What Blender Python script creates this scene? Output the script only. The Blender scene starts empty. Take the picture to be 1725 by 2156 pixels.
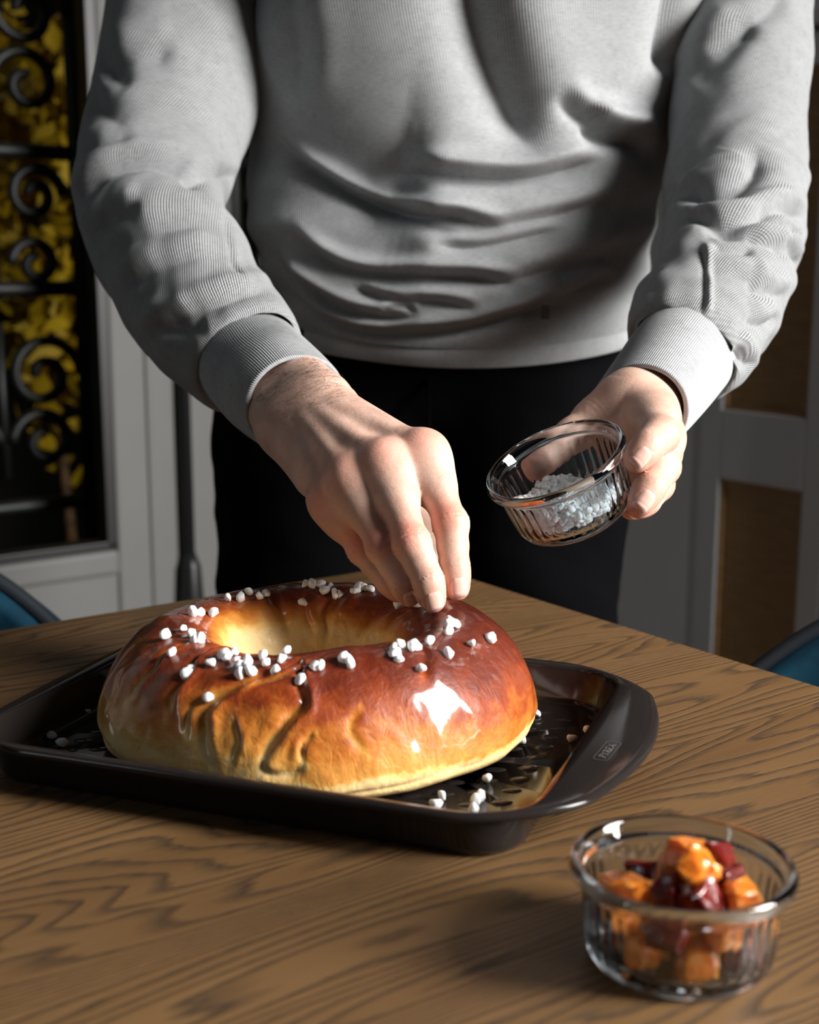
import bpy, bmesh, math, random
import numpy as np
from mathutils import Vector, Matrix, Euler
from mathutils.bvhtree import BVHTree

scene = bpy.context.scene
COL = scene.collection
TAU = 2 * math.pi
rng = np.random.default_rng(7)
random.seed(7)

# ------------------------------------------------------------------ camera
cam_data = bpy.data.cameras.new('camera')
cam = bpy.data.objects.new('camera', cam_data)
COL.objects.link(cam)
cam.location = (0, 0, 1.026)
cam.rotation_euler = (math.radians(90 - 10.8), 0, 0)
cam_data.sensor_fit = 'HORIZONTAL'
cam_data.sensor_width = 24.0
cam_data.lens = 24.0 * 2750 / 1725
cam_data.clip_start = 0.02
cam_data.dof.use_dof = True
cam_data.dof.focus_distance = 0.80
cam_data.dof.aperture_fstop = 5.8
scene.camera = cam

# ------------------------------------------------------------------ world, daylight, exposure
world = bpy.data.worlds.new('room_air')
scene.world = world
world.use_nodes = True
bg = world.node_tree.nodes['Background']
bg.inputs[0].default_value = (0.93, 0.97, 1.0, 1)
bg.inputs[1].default_value = 0.016

def area_light(name, loc, target, sx, sy, power, color, spread=180):
    l = bpy.data.lights.new(name, 'AREA')
    l.shape = 'RECTANGLE'; l.size = sx; l.size_y = sy
    l.energy = power; l.color = color; l.spread = math.radians(spread)
    o = bpy.data.objects.new(name, l); COL.objects.link(o)
    o.location = loc
    o.rotation_euler = (Vector(target) - Vector(loc)).to_track_quat('-Z', 'Y').to_euler()
    return o
# area lamp added above the garden as sky light, brightens the shrubs
area_light('garden_daylight', (-1.9, 3.6, 3.4), (-1.0, 3.0, 1.0), 1.6, 1.6, 4.0, (1.0, 0.98, 0.95))
# narrow weak strip lamp added on the left for glints in the glass
area_light('glass_glint_strip', (-2.1, -0.5, 1.75), (0.1, 0.6, 0.8), 0.12, 1.4, 1.7, (0.78, 0.92, 1.0), 120)
area_light('window_daylight', (1.981, 0.078, 1.705), (-0.030, 0.850, 0.900), 0.72, 1.35, 53, (1.0, 0.975, 0.94), 90)  # daylight of the tall window high on the right-hand side

scene.view_settings.view_transform = 'Standard'
scene.view_settings.look = 'None'
scene.view_settings.exposure = 0.0
scene.view_settings.gamma = 1.0
scene.view_settings.use_curve_mapping = False

# ------------------------------------------------------------------ helpers
def tag(o, label=None, cat=None, group=None, kind=None):
    if label: o['label'] = label
    if cat: o['category'] = cat
    if group: o['group'] = group
    if kind: o['kind'] = kind
    return o

def empty(name, loc=(0, 0, 0), rz=0.0, parent=None):
    o = bpy.data.objects.new(name, None)
    o.empty_display_size = 0.05
    COL.objects.link(o)
    o.location = loc
    o.rotation_euler = (0, 0, rz)
    o.parent = parent
    return o

def mesh_obj(name, verts, faces, mat=None, parent=None, smooth=True, attrs=None):
    me = bpy.data.meshes.new(name)
    v = verts.tolist() if isinstance(verts, np.ndarray) else verts
    f = faces.tolist() if isinstance(faces, np.ndarray) else faces
    me.from_pydata(v, [], f)
    if smooth:
        me.polygons.foreach_set('use_smooth', [True] * len(me.polygons))
    if attrs:
        for k, a in attrs.items():
            a = np.asarray(a, dtype=np.float32)
            if a.ndim == 1:
                at = me.attributes.new(k, 'FLOAT', 'POINT'); at.data.foreach_set('value', a)
            else:
                at = me.attributes.new(k, 'FLOAT_VECTOR', 'POINT'); at.data.foreach_set('vector', a.ravel())
    me.update()
    o = bpy.data.objects.new(name, me)
    COL.objects.link(o)
    if mat: me.materials.append(mat)
    if parent: o.parent = parent
    return o

def bm_obj(name, bm, mat=None, parent=None, smooth=False):
    me = bpy.data.meshes.new(name)
    bm.to_mesh(me); bm.free()
    if smooth:
        me.polygons.foreach_set('use_smooth', [True] * len(me.polygons))
    o = bpy.data.objects.new(name, me)
    COL.objects.link(o)
    if mat: me.materials.append(mat)
    if parent: o.parent = parent
    return o

def add_box(bm, x0, x1, y0, y1, z0, z1, bevel=0.0, seg=2):
    r = bmesh.ops.create_cube(bm, size=1.0)
    vs = r['verts']
    for v in vs:
        v.co = ((x0 + x1) / 2 + v.co.x * (x1 - x0), (y0 + y1) / 2 + v.co.y * (y1 - y0), (z0 + z1) / 2 + v.co.z * (z1 - z0))
    if bevel > 0:
        es = list({e for v in vs for e in v.link_edges})
        bmesh.ops.bevel(bm, geom=es, offset=bevel, segments=seg, profile=0.5, affect='EDGES')

def box(name, x0, x1, y0, y1, z0, z1, mat, parent=None, bevel=0.003, seg=2):
    bm = bmesh.new()
    add_box(bm, x0, x1, y0, y1, z0, z1, bevel, seg)
    return bm_obj(name, bm, mat, parent)

def grid_faces(nu, nv, wrap_v=False, wrap_u=False):
    iu = np.arange(nu if wrap_u else nu - 1); iv = np.arange(nv if wrap_v else nv - 1)
    U, V = np.meshgrid(iu, iv, indexing='ij')
    U2 = (U + 1) % nu; V2 = (V + 1) % nv
    return np.stack([U * nv + V, U * nv + V2, U2 * nv + V2, U2 * nv + V], -1).reshape(-1, 4)

def catmull(pts, n, closed=False):
    """smooth resample of control rows (any width) at n samples"""
    p = np.asarray(pts, float); m = len(p)
    out = []
    T = np.linspace(0, m if closed else m - 1, n, endpoint=not closed)
    for t in T:
        i = int(min(math.floor(t), (m - 1) if closed else (m - 2))); f = t - i
        if closed:
            a, b, c, d = p[(i - 1) % m], p[i % m], p[(i + 1) % m], p[(i + 2) % m]
        else:
            b, c = p[i], p[i + 1]
            a = p[i - 1] if i > 0 else 2 * b - c
            d = p[i + 2] if i + 2 < m else 2 * c - b
        out.append(0.5 * (2 * b + (c - a) * f + (2 * a - 5 * b + 4 * c - d) * f * f + (3 * b - a - 3 * c + d) * f ** 3))
    return np.array(out)

def sweep(name, path, radius, mat, parent=None, seg=10, closed=False, n=None, caps=True):
    """round tube along a path"""
    p = catmull(path, n, closed) if n else np.asarray(path, float)
    m = len(p)
    t = np.gradient(p, axis=0)
    if closed: t = np.roll(p, -1, 0) - np.roll(p, 1, 0)
    t /= np.linalg.norm(t, axis=1)[:, None] + 1e-12
    up = np.array([0.0, 0.0, 1.0]) if abs(t[0, 2]) < 0.9 else np.array([1.0, 0, 0])
    vs = []
    s = np.cross(t[0], up); s /= np.linalg.norm(s)
    r = np.full(m, radius) if np.isscalar(radius) else np.interp(np.linspace(0, 1, m), np.linspace(0, 1, len(radius)), radius)
    ang = np.linspace(0, TAU, seg, endpoint=False)
    for i in range(m):
        s = s - t[i] * np.dot(s, t[i]); s /= np.linalg.norm(s)
        d = np.cross(t[i], s)
        vs.append(p[i] + r[i] * (np.cos(ang)[:, None] * s + np.sin(ang)[:, None] * d))
    v = np.concatenate(vs)
    f = grid_faces(m, seg, True, closed).tolist()
    if caps and not closed:
        f.append(list(range(seg))[::-1]); f.append([(m - 1) * seg + k for k in range(seg)])
    if name is None: return v, f
    return mesh_obj(name, v, f, mat, parent)

def lathe(prof, seg):
    """profile rows (r, z) revolved; closed profile"""
    pr = np.asarray(prof, float)
    a = np.linspace(0, TAU, seg, endpoint=False)
    v = np.stack([pr[:, None, 0] * np.cos(a), pr[:, None, 0] * np.sin(a), np.repeat(pr[:, 1:2], seg, 1)], -1)
    return v, grid_faces(len(pr), seg, True)

def fbm(p, octs=4, seed=0, lac=2.0, gain=0.5):
    """cheap smooth pseudo noise from summed sines, p (n,3) in noise units"""
    r = np.random.default_rng(seed); out = np.zeros(len(p)); amp = 1.0; fr = 1.0
    for o in range(octs):
        acc = np.zeros(len(p))
        for k in range(5):
            d = r.normal(size=3); d /= np.linalg.norm(d)
            acc += np.sin(p @ d * fr * r.uniform(0.8, 1.6) * 2.6 + r.uniform(0, TAU))
        out += amp * acc / 2.6
        amp *= gain; fr *= lac
    return out

def pseg(p, line):
    """distance of 2d points to a polyline, signed side, and position 0..1 along it"""
    L = np.asarray(line, float)
    best = np.full(len(p), 1e9); side = np.zeros(len(p)); tt = np.zeros(len(p))
    seglen = np.linalg.norm(np.diff(L, axis=0), axis=1); tot = seglen.sum(); acc = 0
    for i in range(len(L) - 1):
        a, b = L[i], L[i + 1]; ab = b - a
        t = np.clip(((p - a) @ ab) / (ab @ ab + 1e-12), 0, 1)
        q = a + t[:, None] * ab
        d = np.linalg.norm(p - q, axis=1)
        sd = np.sign(ab[0] * (p[:, 1] - a[1]) - ab[1] * (p[:, 0] - a[0]))
        m = d < best
        best[m] = d[m]; side[m] = sd[m]; tt[m] = (acc + t[m] * seglen[i]) / tot
        acc += seglen[i]
    return best, side, tt

def fold_disp(p2, folds):
    """valley (and a roll on one side of it) along each fold line; rows: line, width, depth, roll, taper_start, taper_end"""
    out = np.zeros(len(p2))
    for line, w, depth, roll in folds:
        L = catmull(line, max(8, 5 * len(line)))
        d, s, t = pseg(p2, L)
        tap = np.clip(t / 0.22, 0, 1) * np.clip((1 - t) / 0.22, 0, 1)
        tap = tap * tap * (3 - 2 * tap)
        sd = d * s
        out += tap * (-depth * np.exp(-(d / w) ** 1.4) + roll * np.exp(-((sd - 1.7 * w) / (1.2 * w)) ** 2))
    return out

# ---- implicit surfaces: capsules blended on a voxel grid, then meshed with surface nets
class Field:
    def __init__(s, lo, hi, h):
        s.lo = np.array(lo, float); s.h = h
        s.n = np.ceil((np.array(hi) - s.lo) / h).astype(int) + 1
        s.ax = [s.lo[k] + h * np.arange(s.n[k]) for k in range(3)]
        s.f = np.full(s.n, 0.05, dtype=np.float32)
    def window(s, lo, hi):
        a = np.clip(np.floor((np.array(lo) - s.lo) / s.h).astype(int), 0, s.n - 1)
        b = np.clip(np.ceil((np.array(hi) - s.lo) / s.h).astype(int) + 1, 1, s.n)
        return tuple(slice(int(a[k]), int(b[k])) for k in range(3))
    def pts(s, w):
        return np.meshgrid(s.ax[0][w[0]], s.ax[1][w[1]], s.ax[2][w[2]], indexing='ij', sparse=True)

def smin(a, b, k):
    if k <= 0: return np.minimum(a, b)
    h = np.maximum(k - np.abs(a - b), 0) / k
    return np.minimum(a, b) - h * h * k * 0.25

def cap_sdf(X, a, b, ra, rb):
    a = np.asarray(a, float); b = np.asarray(b, float); ba = b - a; L = float(ba @ ba) + 1e-12
    px, py, pz = X[0] - a[0], X[1] - a[1], X[2] - a[2]
    h = np.clip((px * ba[0] + py * ba[1] + pz * ba[2]) / L, 0, 1)
    h2 = h * h * (3 - 2 * h)
    return np.sqrt((px - ba[0] * h) ** 2 + (py - ba[1] * h) ** 2 + (pz - ba[2] * h) ** 2) - (ra + (rb - ra) * h2)

def add_cap(F, f, a, b, ra, rb, k):
    m = max(ra, rb) + k + 0.006
    w = F.window(np.minimum(a, b) - m, np.maximum(a, b) + m)
    f[w] = smin(f[w], cap_sdf(F.pts(w), a, b, ra, rb).astype(np.float32), k)

def surface_nets(F, f):
    s = f < 0
    n = np.array(f.shape)
    c = [s[i:n[0] - 1 + i, j:n[1] - 1 + j, k:n[2] - 1 + k] for i in (0, 1) for j in (0, 1) for k in (0, 1)]
    cnt = sum(x.astype(np.int8) for x in c)
    cells = np.argwhere((cnt > 0) & (cnt < 8))
    idx = -np.ones(n - 1, dtype=np.int64)
    idx[cells[:, 0], cells[:, 1], cells[:, 2]] = np.arange(len(cells))
    off = np.array([(i, j, k) for i in (0, 1) for j in (0, 1) for k in (0, 1)])
    val = np.stack([f[cells[:, 0] + o[0], cells[:, 1] + o[1], cells[:, 2] + o[2]] for o in off], 1)
    pos = np.zeros((len(cells), 3)); num = np.zeros(len(cells))
    for a in range(8):
        for b in range(a + 1, 8):
            if np.abs(off[a] - off[b]).sum() != 1: continue
            m = (val[:, a] < 0) != (val[:, b] < 0)
            t = val[m, a] / (val[m, a] - val[m, b])
            pos[m] += off[a] + t[:, None] * (off[b] - off[a]); num[m] += 1
    v = F.lo + (cells + pos / num[:, None]) * F.h
    faces = []
    for ax in range(3):
        sl0 = [slice(None)] * 3; sl1 = [slice(None)] * 3
        sl0[ax] = slice(0, -1); sl1[ax] = slice(1, None)
        A = s[tuple(sl0)]; B = s[tuple(sl1)]
        e = np.argwhere(A != B)
        o1, o2 = (ax + 1) % 3, (ax + 2) % 3
        e = e[(e[:, o1] > 0) & (e[:, o2] > 0) & (e[:, o1] < n[o1] - 1) & (e[:, o2] < n[o2] - 1)]
        def cell(d1, d2):
            q = e.copy(); q[:, o1] -= d1; q[:, o2] -= d2
            return idx[q[:, 0], q[:, 1], q[:, 2]]
        q = np.stack([cell(1, 1), cell(0, 1), cell(0, 0), cell(1, 0)], 1)
        flip = ~A[e[:, 0], e[:, 1], e[:, 2]]
        q[flip] = q[flip][:, ::-1]
        faces.append(q)
    return v, np.concatenate(faces)

def relax(v, f, it=2, lam=0.5):
    e = np.concatenate([f[:, [0, 1]], f[:, [1, 2]], f[:, [2, 3]], f[:, [3, 0]]])
    for _ in range(it):
        acc = np.zeros_like(v); num = np.zeros(len(v))
        for k in range(3):
            acc[:, k] = np.bincount(e[:, 0], v[e[:, 1], k], len(v)) + np.bincount(e[:, 1], v[e[:, 0], k], len(v))
        num = np.bincount(e[:, 0], minlength=len(v)) + np.bincount(e[:, 1], minlength=len(v))
        v = v + lam * (acc / num[:, None] - v)
    return v

# ------------------------------------------------------------------ materials
class N:
    """tiny node builder"""
    def __init__(s, name):
        s.m = bpy.data.materials.new(name); s.m.use_nodes = True
        s.t = s.m.node_tree; s.t.nodes.clear()
        s.out = s.t.nodes.new('ShaderNodeOutputMaterial')
    def n(s, typ, ins=None, **props):
        nd = s.t.nodes.new('ShaderNode' + typ)
        for k, v in props.items(): setattr(nd, k, v)
        for k, v in (ins or {}).items():
            sock = nd.inputs[k]
            if isinstance(v, bpy.types.NodeSocket): s.t.links.new(v, sock)
            else: sock.default_value = v
        return nd
    def math(s, op, a, b=0.0, clamp=False):
        return s.n('Math', {0: a, 1: b}, operation=op, use_clamp=clamp).outputs[0]
    def ramp(s, fac, stops, interp='LINEAR'):
        nd = s.n('ValToRGB', {0: fac}); cr = nd.color_ramp; cr.interpolation = interp
        while len(cr.elements) > 1: cr.elements.remove(cr.elements[-1])
        cr.elements[0].position = stops[0][0]; cr.elements[0].color = (*stops[0][1], 1)
        for p, c in stops[1:]:
            e = cr.elements.new(p); e.color = (*c, 1)
        return nd.outputs[0]
    def mix(s, fac, a, b, mode='MIX'):
        nd = s.n('Mix', data_type='RGBA', blend_type=mode)
        for i, v in ((0, fac), (6, a), (7, b)):
            if isinstance(v, bpy.types.NodeSocket): s.t.links.new(v, nd.inputs[i])
            else: nd.inputs[i].default_value = (*v, 1) if isinstance(v, tuple) and len(v) == 3 else v
        return nd.outputs[2]
    def noise(s, vec, scale, detail=3.0, rough=0.5, dist=0.0):
        ins = {'Scale': scale, 'Detail': detail, 'Roughness': rough, 'Distortion': dist}
        if vec is not None: ins['Vector'] = vec
        return s.n('TexNoise', ins).outputs[0]
    def mapping(s, vec, scale=(1, 1, 1), rot=(0, 0, 0), loc=(0, 0, 0)):
        return s.n('Mapping', {'Vector': vec, 'Scale': scale, 'Rotation': rot, 'Location': loc}).outputs[0]
    def bump(s, h, strength, dist, normal=None):
        ins = {'Height': h, 'Strength': strength, 'Distance': dist}
        if normal is not None: ins['Normal'] = normal
        return s.n('Bump', ins).outputs[0]
    def principled(s, **kw):
        ins = {}
        for k, v in kw.items():
            k = k.replace('_', ' ')
            if isinstance(v, tuple) and len(v) == 3 and 'Radius' not in k: v = (*v, 1)
            ins[k] = v
        nd = s.n('BsdfPrincipled', ins)
        s.t.links.new(nd.outputs[0], s.out.inputs[0])
        return nd
    @property
    def obj(s): return s.n('TexCoord').outputs['Object']
    def attr(s, name, vec=False):
        nd = s.n('Attribute', attribute_name=name)
        return nd.outputs['Vector'] if vec else nd.outputs['Fac']

def plain(name, col, rough=0.5, metal=0.0, var=0.06, **kw):
    m = N(name)
    n = m.noise(m.obj, 14.0, 4.0)
    c = m.mix(n, tuple(x * (1 - var) for x in col), tuple(min(1, x * (1 + var)) for x in col))
    m.principled(Base_Color=c, Roughness=rough, Metallic=metal, **kw)
    return m.m

def mat_oak():
    m = N('smoked_oak')
    rnd = m.n('ObjectInfo').outputs['Random']
    off = m.n('CombineXYZ', {0: m.math('MULTIPLY', rnd, 37.0), 1: m.math('MULTIPLY', rnd, 11.0), 2: 0.0}).outputs[0]
    p = m.n('VectorMath', {0: m.obj, 1: off}, operation='ADD').outputs[0]
    flow = m.noise(m.mapping(p, (1.05, 8.5, 1)), 1.0, 2.0, 0.40)         # long lazy contours -> cathedral figure
    wob = m.noise(m.mapping(p, (9, 90, 1)), 1.0, 3.0, 0.6)
    fine = m.noise(m.mapping(p, (40, 900, 1)), 1.0, 2.0, 0.6)
    ph = m.math('ADD', m.math('MULTIPLY', flow, 62.0), m.math('MULTIPLY', wob, 0.9))
    ring = m.math('FRACT', ph)
    line = m.ramp(ring, [(0.0, (0, 0, 0)), (0.45, (0.06, 0.06, 0.06)), (0.66, (0.50, 0.50, 0.50)), (0.84, (1, 1, 1)), (1.0, (0.0, 0.0, 0.0))])
    pores = m.ramp(m.noise(m.mapping(p, (75, 1500, 1)), 1.0, 2.0, 0.7), [(0.40, (0, 0, 0)), (0.62, (1, 1, 1))])
    lm = m.math('MULTIPLY', line, m.math('ADD', m.math('MULTIPLY', pores, 0.55), 0.45), True)
    tone = m.noise(m.mapping(p, (3, 16, 1)), 1.0, 3.0, 0.5)
    base = m.ramp(tone, [(0.3, (0.120, 0.062, 0.023)), (0.7, (0.190, 0.105, 0.042))])
    base = m.mix(m.math('MULTIPLY', fine, 0.30), base, (0.10, 0.052, 0.022))
    c = m.mix(lm, base, (0.020, 0.011, 0.006))
    h = m.math('SUBTRACT', 1.0, m.math('ADD', lm, m.math('MULTIPLY', fine, 0.3)))
    m.principled(Base_Color=c, Roughness=m.math('ADD', 0.42, m.math('MULTIPLY', lm, 0.25)),
                 Normal=m.bump(h, 0.45, 0.0012), Specular_IOR_Level=0.35)
    return m.m

def mat_knit(name, col, kind, bs):
    m = N(name)
    f = m.attr('fab', True)
    sep = m.n('SeparateXYZ', {0: f})
    u, v = sep.outputs[0], sep.outputs[1]
    heather = m.noise(m.mapping(f, (700, 160, 1)), 1.0, 3.0, 0.7)
    heather2 = m.noise(m.mapping(f, (90, 40, 1)), 1.0, 3.0, 0.6)
    hh = m.math('ADD', m.math('MULTIPLY', heather, 0.7), m.math('MULTIPLY', heather2, 0.3))
    c = m.ramp(hh, [(0.25, tuple(x * 0.66 for x in col)), (0.5, col), (0.78, tuple(min(1, x * 1.28) for x in col))])
    wob = m.noise(m.mapping(f, (60, 60, 1)), 1.0, 2.0)
    if kind == 'twill':
        ph = m.math('ADD', m.math('ADD', m.math('MULTIPLY', v, 2700.0), m.math('MULTIPLY', u, 950.0)), m.math('MULTIPLY', wob, 2.5))
        st = m.math('MULTIPLY', m.math('SINE', m.math('ADD', m.math('MULTIPLY', u, 3900.0), m.math('MULTIPLY', v, 500.0))), 0.45)
        h = m.math('ADD', m.math('SINE', ph), st)
        bd = 0.0006
    else:
        h = m.math('MULTIPLY', m.math('SUBTRACT', heather, 0.5), 1.2)
        bd = 0.0004
    dark = m.math('MULTIPLY', m.math('SUBTRACT', 1.0, m.math('MULTIPLY', m.math('ADD', h, 1.0), 0.5)), 0.22, True)
    c = m.mix(dark, c, tuple(x * 0.4 for x in col))
    m.principled(Base_Color=c, Roughness=0.95, Specular_IOR_Level=0.12, Sheen_Weight=0.12, Sheen_Roughness=0.5,
                 Normal=m.bump(h, bs, bd))
    return m.m

def mat_skin():
    m = N('skin')
    p = m.obj
    red = m.attr('red')
    blot = m.noise(p, 60.0, 4.0, 0.6)
    base = m.ramp(blot, [(0.3, (0.47, 0.285, 0.215)), (0.7, (0.60, 0.40, 0.32))])
    c = m.mix(m.math('MULTIPLY', red, m.math('ADD', 0.55, m.math('MULTIPLY', blot, 0.6)), True), base, (0.66, 0.20, 0.13))
    speck = m.ramp(m.noise(p, 520.0, 2.0), [(0.62, (0, 0, 0)), (0.75, (1, 1, 1))])
    c = m.mix(m.math('MULTIPLY', speck, 0.18), c, (0.34, 0.14, 0.08))
    lines = m.noise(m.mapping(p, (420, 420, 1100), (0.3, 0.4, 0.2)), 1.0, 5.0, 0.7)
    soft = m.noise(p, 170.0, 3.0, 0.6)
    h = m.math('ADD', m.math('MULTIPLY', soft, 0.9), lines)
    m.principled(Base_Color=c, Roughness=0.46, Specular_IOR_Level=0.4, Subsurface_Weight=0.12,
                 Subsurface_Radius=(0.006, 0.0022, 0.0012), Subsurface_Scale=1.0, Normal=m.bump(h, 0.34, 0.0009))
    return m.m

def mat_bread():
    m = N('glazed_crust')
    p = m.obj
    sep = m.n('SeparateXYZ', {0: p}); x, y, z = sep.outputs
    nrm = m.n('SeparateXYZ', {0: m.n('TexCoord').outputs['Normal']}).outputs[2]
    n1 = m.noise(p, 26.0, 5.0, 0.62, 0.4)
    n2 = m.noise(m.mapping(p, (1, 1, 2.2)), 75.0, 4.0, 0.65)
    # baked tone: rises with height, darker where the ring sat hottest
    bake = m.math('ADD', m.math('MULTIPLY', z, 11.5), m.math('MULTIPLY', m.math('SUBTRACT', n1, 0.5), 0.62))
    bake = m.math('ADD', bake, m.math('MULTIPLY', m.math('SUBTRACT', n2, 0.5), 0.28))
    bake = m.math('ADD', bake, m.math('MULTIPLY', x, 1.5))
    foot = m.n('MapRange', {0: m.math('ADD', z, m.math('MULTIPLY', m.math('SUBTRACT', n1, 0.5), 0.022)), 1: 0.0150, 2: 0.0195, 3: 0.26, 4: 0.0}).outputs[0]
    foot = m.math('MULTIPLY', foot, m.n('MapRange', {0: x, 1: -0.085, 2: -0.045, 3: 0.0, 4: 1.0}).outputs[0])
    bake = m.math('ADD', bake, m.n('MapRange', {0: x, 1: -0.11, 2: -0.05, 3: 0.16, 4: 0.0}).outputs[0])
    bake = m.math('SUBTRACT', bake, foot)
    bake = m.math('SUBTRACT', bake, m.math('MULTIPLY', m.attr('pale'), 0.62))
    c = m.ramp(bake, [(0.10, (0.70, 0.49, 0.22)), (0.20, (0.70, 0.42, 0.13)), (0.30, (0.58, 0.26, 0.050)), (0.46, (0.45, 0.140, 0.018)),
                      (0.60, (0.25, 0.042, 0.006)), (0.78, (0.120, 0.015, 0.0035)), (1.0, (0.065, 0.008, 0.003))])
    sp = m.ramp(m.noise(p, 190.0, 3.0, 0.7), [(0.55, (0, 0, 0)), (0.72, (1, 1, 1))])
    c = m.mix(m.math('MULTIPLY', sp, 0.25), c, (0.22, 0.055, 0.012))
    glaze = m.ramp(m.math('ADD', z, m.math('MULTIPLY', m.math('SUBTRACT', n1, 0.5), 0.018)), [(0.012, (0, 0, 0)), (0.022, (1, 1, 1))])
    wr = m.noise(m.mapping(p, (1, 1, 0.6)), 120.0, 5.0, 0.6, 0.8)
    h = m.math('ADD', m.math('MULTIPLY', wr, 0.8), m.math('MULTIPLY', n1, 1.5))
    m.principled(Base_Color=c, Roughness=m.n('MapRange', {0: glaze, 3: 0.70, 4: 0.48}).outputs[0], Specular_IOR_Level=0.3,
                 Coat_Weight=m.math('MULTIPLY', glaze, m.math('SUBTRACT', 0.80, m.math('MULTIPLY', m.attr('pale'), 0.8), True)), Coat_Roughness=0.10, Coat_IOR=1.5,
                 Subsurface_Weight=0.06, Subsurface_Radius=(0.008, 0.004, 0.001), Subsurface_Scale=0.6,
                 Normal=m.bump(h, 0.45, 0.0026))
    return m.m

def mat_glass():
    m = N('clear_pressed_glass')
    m.principled(Base_Color=(0.88, 0.955, 1.0), Roughness=0.0, IOR=1.48, Transmission_Weight=1.0)
    return m.m

def mat_pane():
    m = N('window_glass')
    tr = m.n('BsdfTransparent', {0: (0.96, 0.97, 0.97, 1)})
    m.t.links.new(tr.outputs[0], m.out.inputs[0])
    return m.m

def mat_cane():
    m = N('woven_cane')
    p = m.obj
    sep = m.n('SeparateXYZ', {0: p})
    a = m.math('SINE', m.math('MULTIPLY', sep.outputs[0], 640.0)); b = m.math('SINE', m.math('MULTIPLY', sep.outputs[2], 640.0))
    hole = m.math('MULTIPLY', m.math('MAXIMUM', a, 0.0), m.math('MAXIMUM', b, 0.0))
    n = m.noise(m.mapping(p, (20, 20, 160)), 1.0, 3.0)
    c = m.ramp(n, [(0.3, (0.30, 0.165, 0.065)), (0.7, (0.42, 0.25, 0.105))])
    c = m.mix(m.math('MULTIPLY', hole, 0.7), c, (0.10, 0.05, 0.02))
    m.principled(Base_Color=c, Roughness=0.6, Normal=m.bump(m.math('SUBTRACT', 1.0, hole), 0.6, 0.002))
    return m.m

def mat_velvet():
    m = N('teal_velvet')
    n = m.noise(m.obj, 30.0, 4.0, 0.6)
    c = m.ramp(n, [(0.3, (0.002, 0.024, 0.045)), (0.7, (0.003, 0.045, 0.078))])
    m.principled(Base_Color=c, Roughness=0.75, Sheen_Weight=0.2, Sheen_Roughness=0.35, Sheen_Tint=(0.1, 0.6, 0.9), Specular_IOR_Level=0.2)
    return m.m

def mat_nonstick():
    m = N('nonstick_steel')
    n = m.noise(m.obj, 300.0, 3.0, 0.7); g = m.noise(m.obj, 30.0, 3.0)
    m.principled(Base_Color=m.mix(g, (0.012, 0.0095, 0.0088), (0.020, 0.016, 0.015)), Metallic=0.0, Roughness=m.math('ADD', 0.07, m.math('MULTIPLY', g, 0.08)),
                 Specular_IOR_Level=0.22, Normal=m.bump(n, 0.03, 0.0005))
    return m.m

def mat_sugar():
    m = N('pearl_sugar')
    n = m.noise(m.obj, 700.0, 3.0, 0.6)
    m.principled(Base_Color=m.mix(n, (0.88, 0.88, 0.87), (0.96, 0.96, 0.96)), Roughness=0.45, Subsurface_Weight=0.25,
                 Subsurface_Radius=(0.003, 0.003, 0.003), Subsurface_Scale=1.0, Normal=m.bump(n, 0.4, 0.0008))
    return m.m

def mat_candied(name, a, b):
    m = N(name)
    n = m.noise(m.obj, 160.0, 3.0, 0.6)
    m.principled(Base_Color=m.mix(n, a, b), Roughness=0.22, Subsurface_Weight=0.5, Subsurface_Radius=(0.009, 0.003, 0.001), Subsurface_Scale=1.0,
                 Coat_Weight=0.7, Coat_Roughness=0.12, Normal=m.bump(n, 0.5, 0.002))
    return m.m

def mat_denim():
    m = N('black_denim')
    f = m.obj
    n = m.noise(m.mapping(f, (900, 900, 250)), 1.0, 3.0, 0.6); g = m.noise(f, 9.0, 3.0)
    c = m.mix(m.math('MULTIPLY', n, g), (0.0012, 0.0012, 0.0015), (0.0040, 0.0042, 0.0054))
    m.principled(Base_Color=c, Roughness=0.95, Specular_IOR_Level=0.04, Normal=m.bump(n, 0.3, 0.0006))
    return m.m

def mat_leaf(name, a, b):
    m = N(name)
    rnd = m.noise(m.obj, 5.0, 2.0)
    n = m.noise(m.obj, 40.0, 2.0)
    m.principled(Base_Color=m.mix(m.math('ADD', m.math('MULTIPLY', rnd, 0.8), m.math('MULTIPLY', n, 0.2)), a, b), Roughness=0.6)
    return m.m

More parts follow.
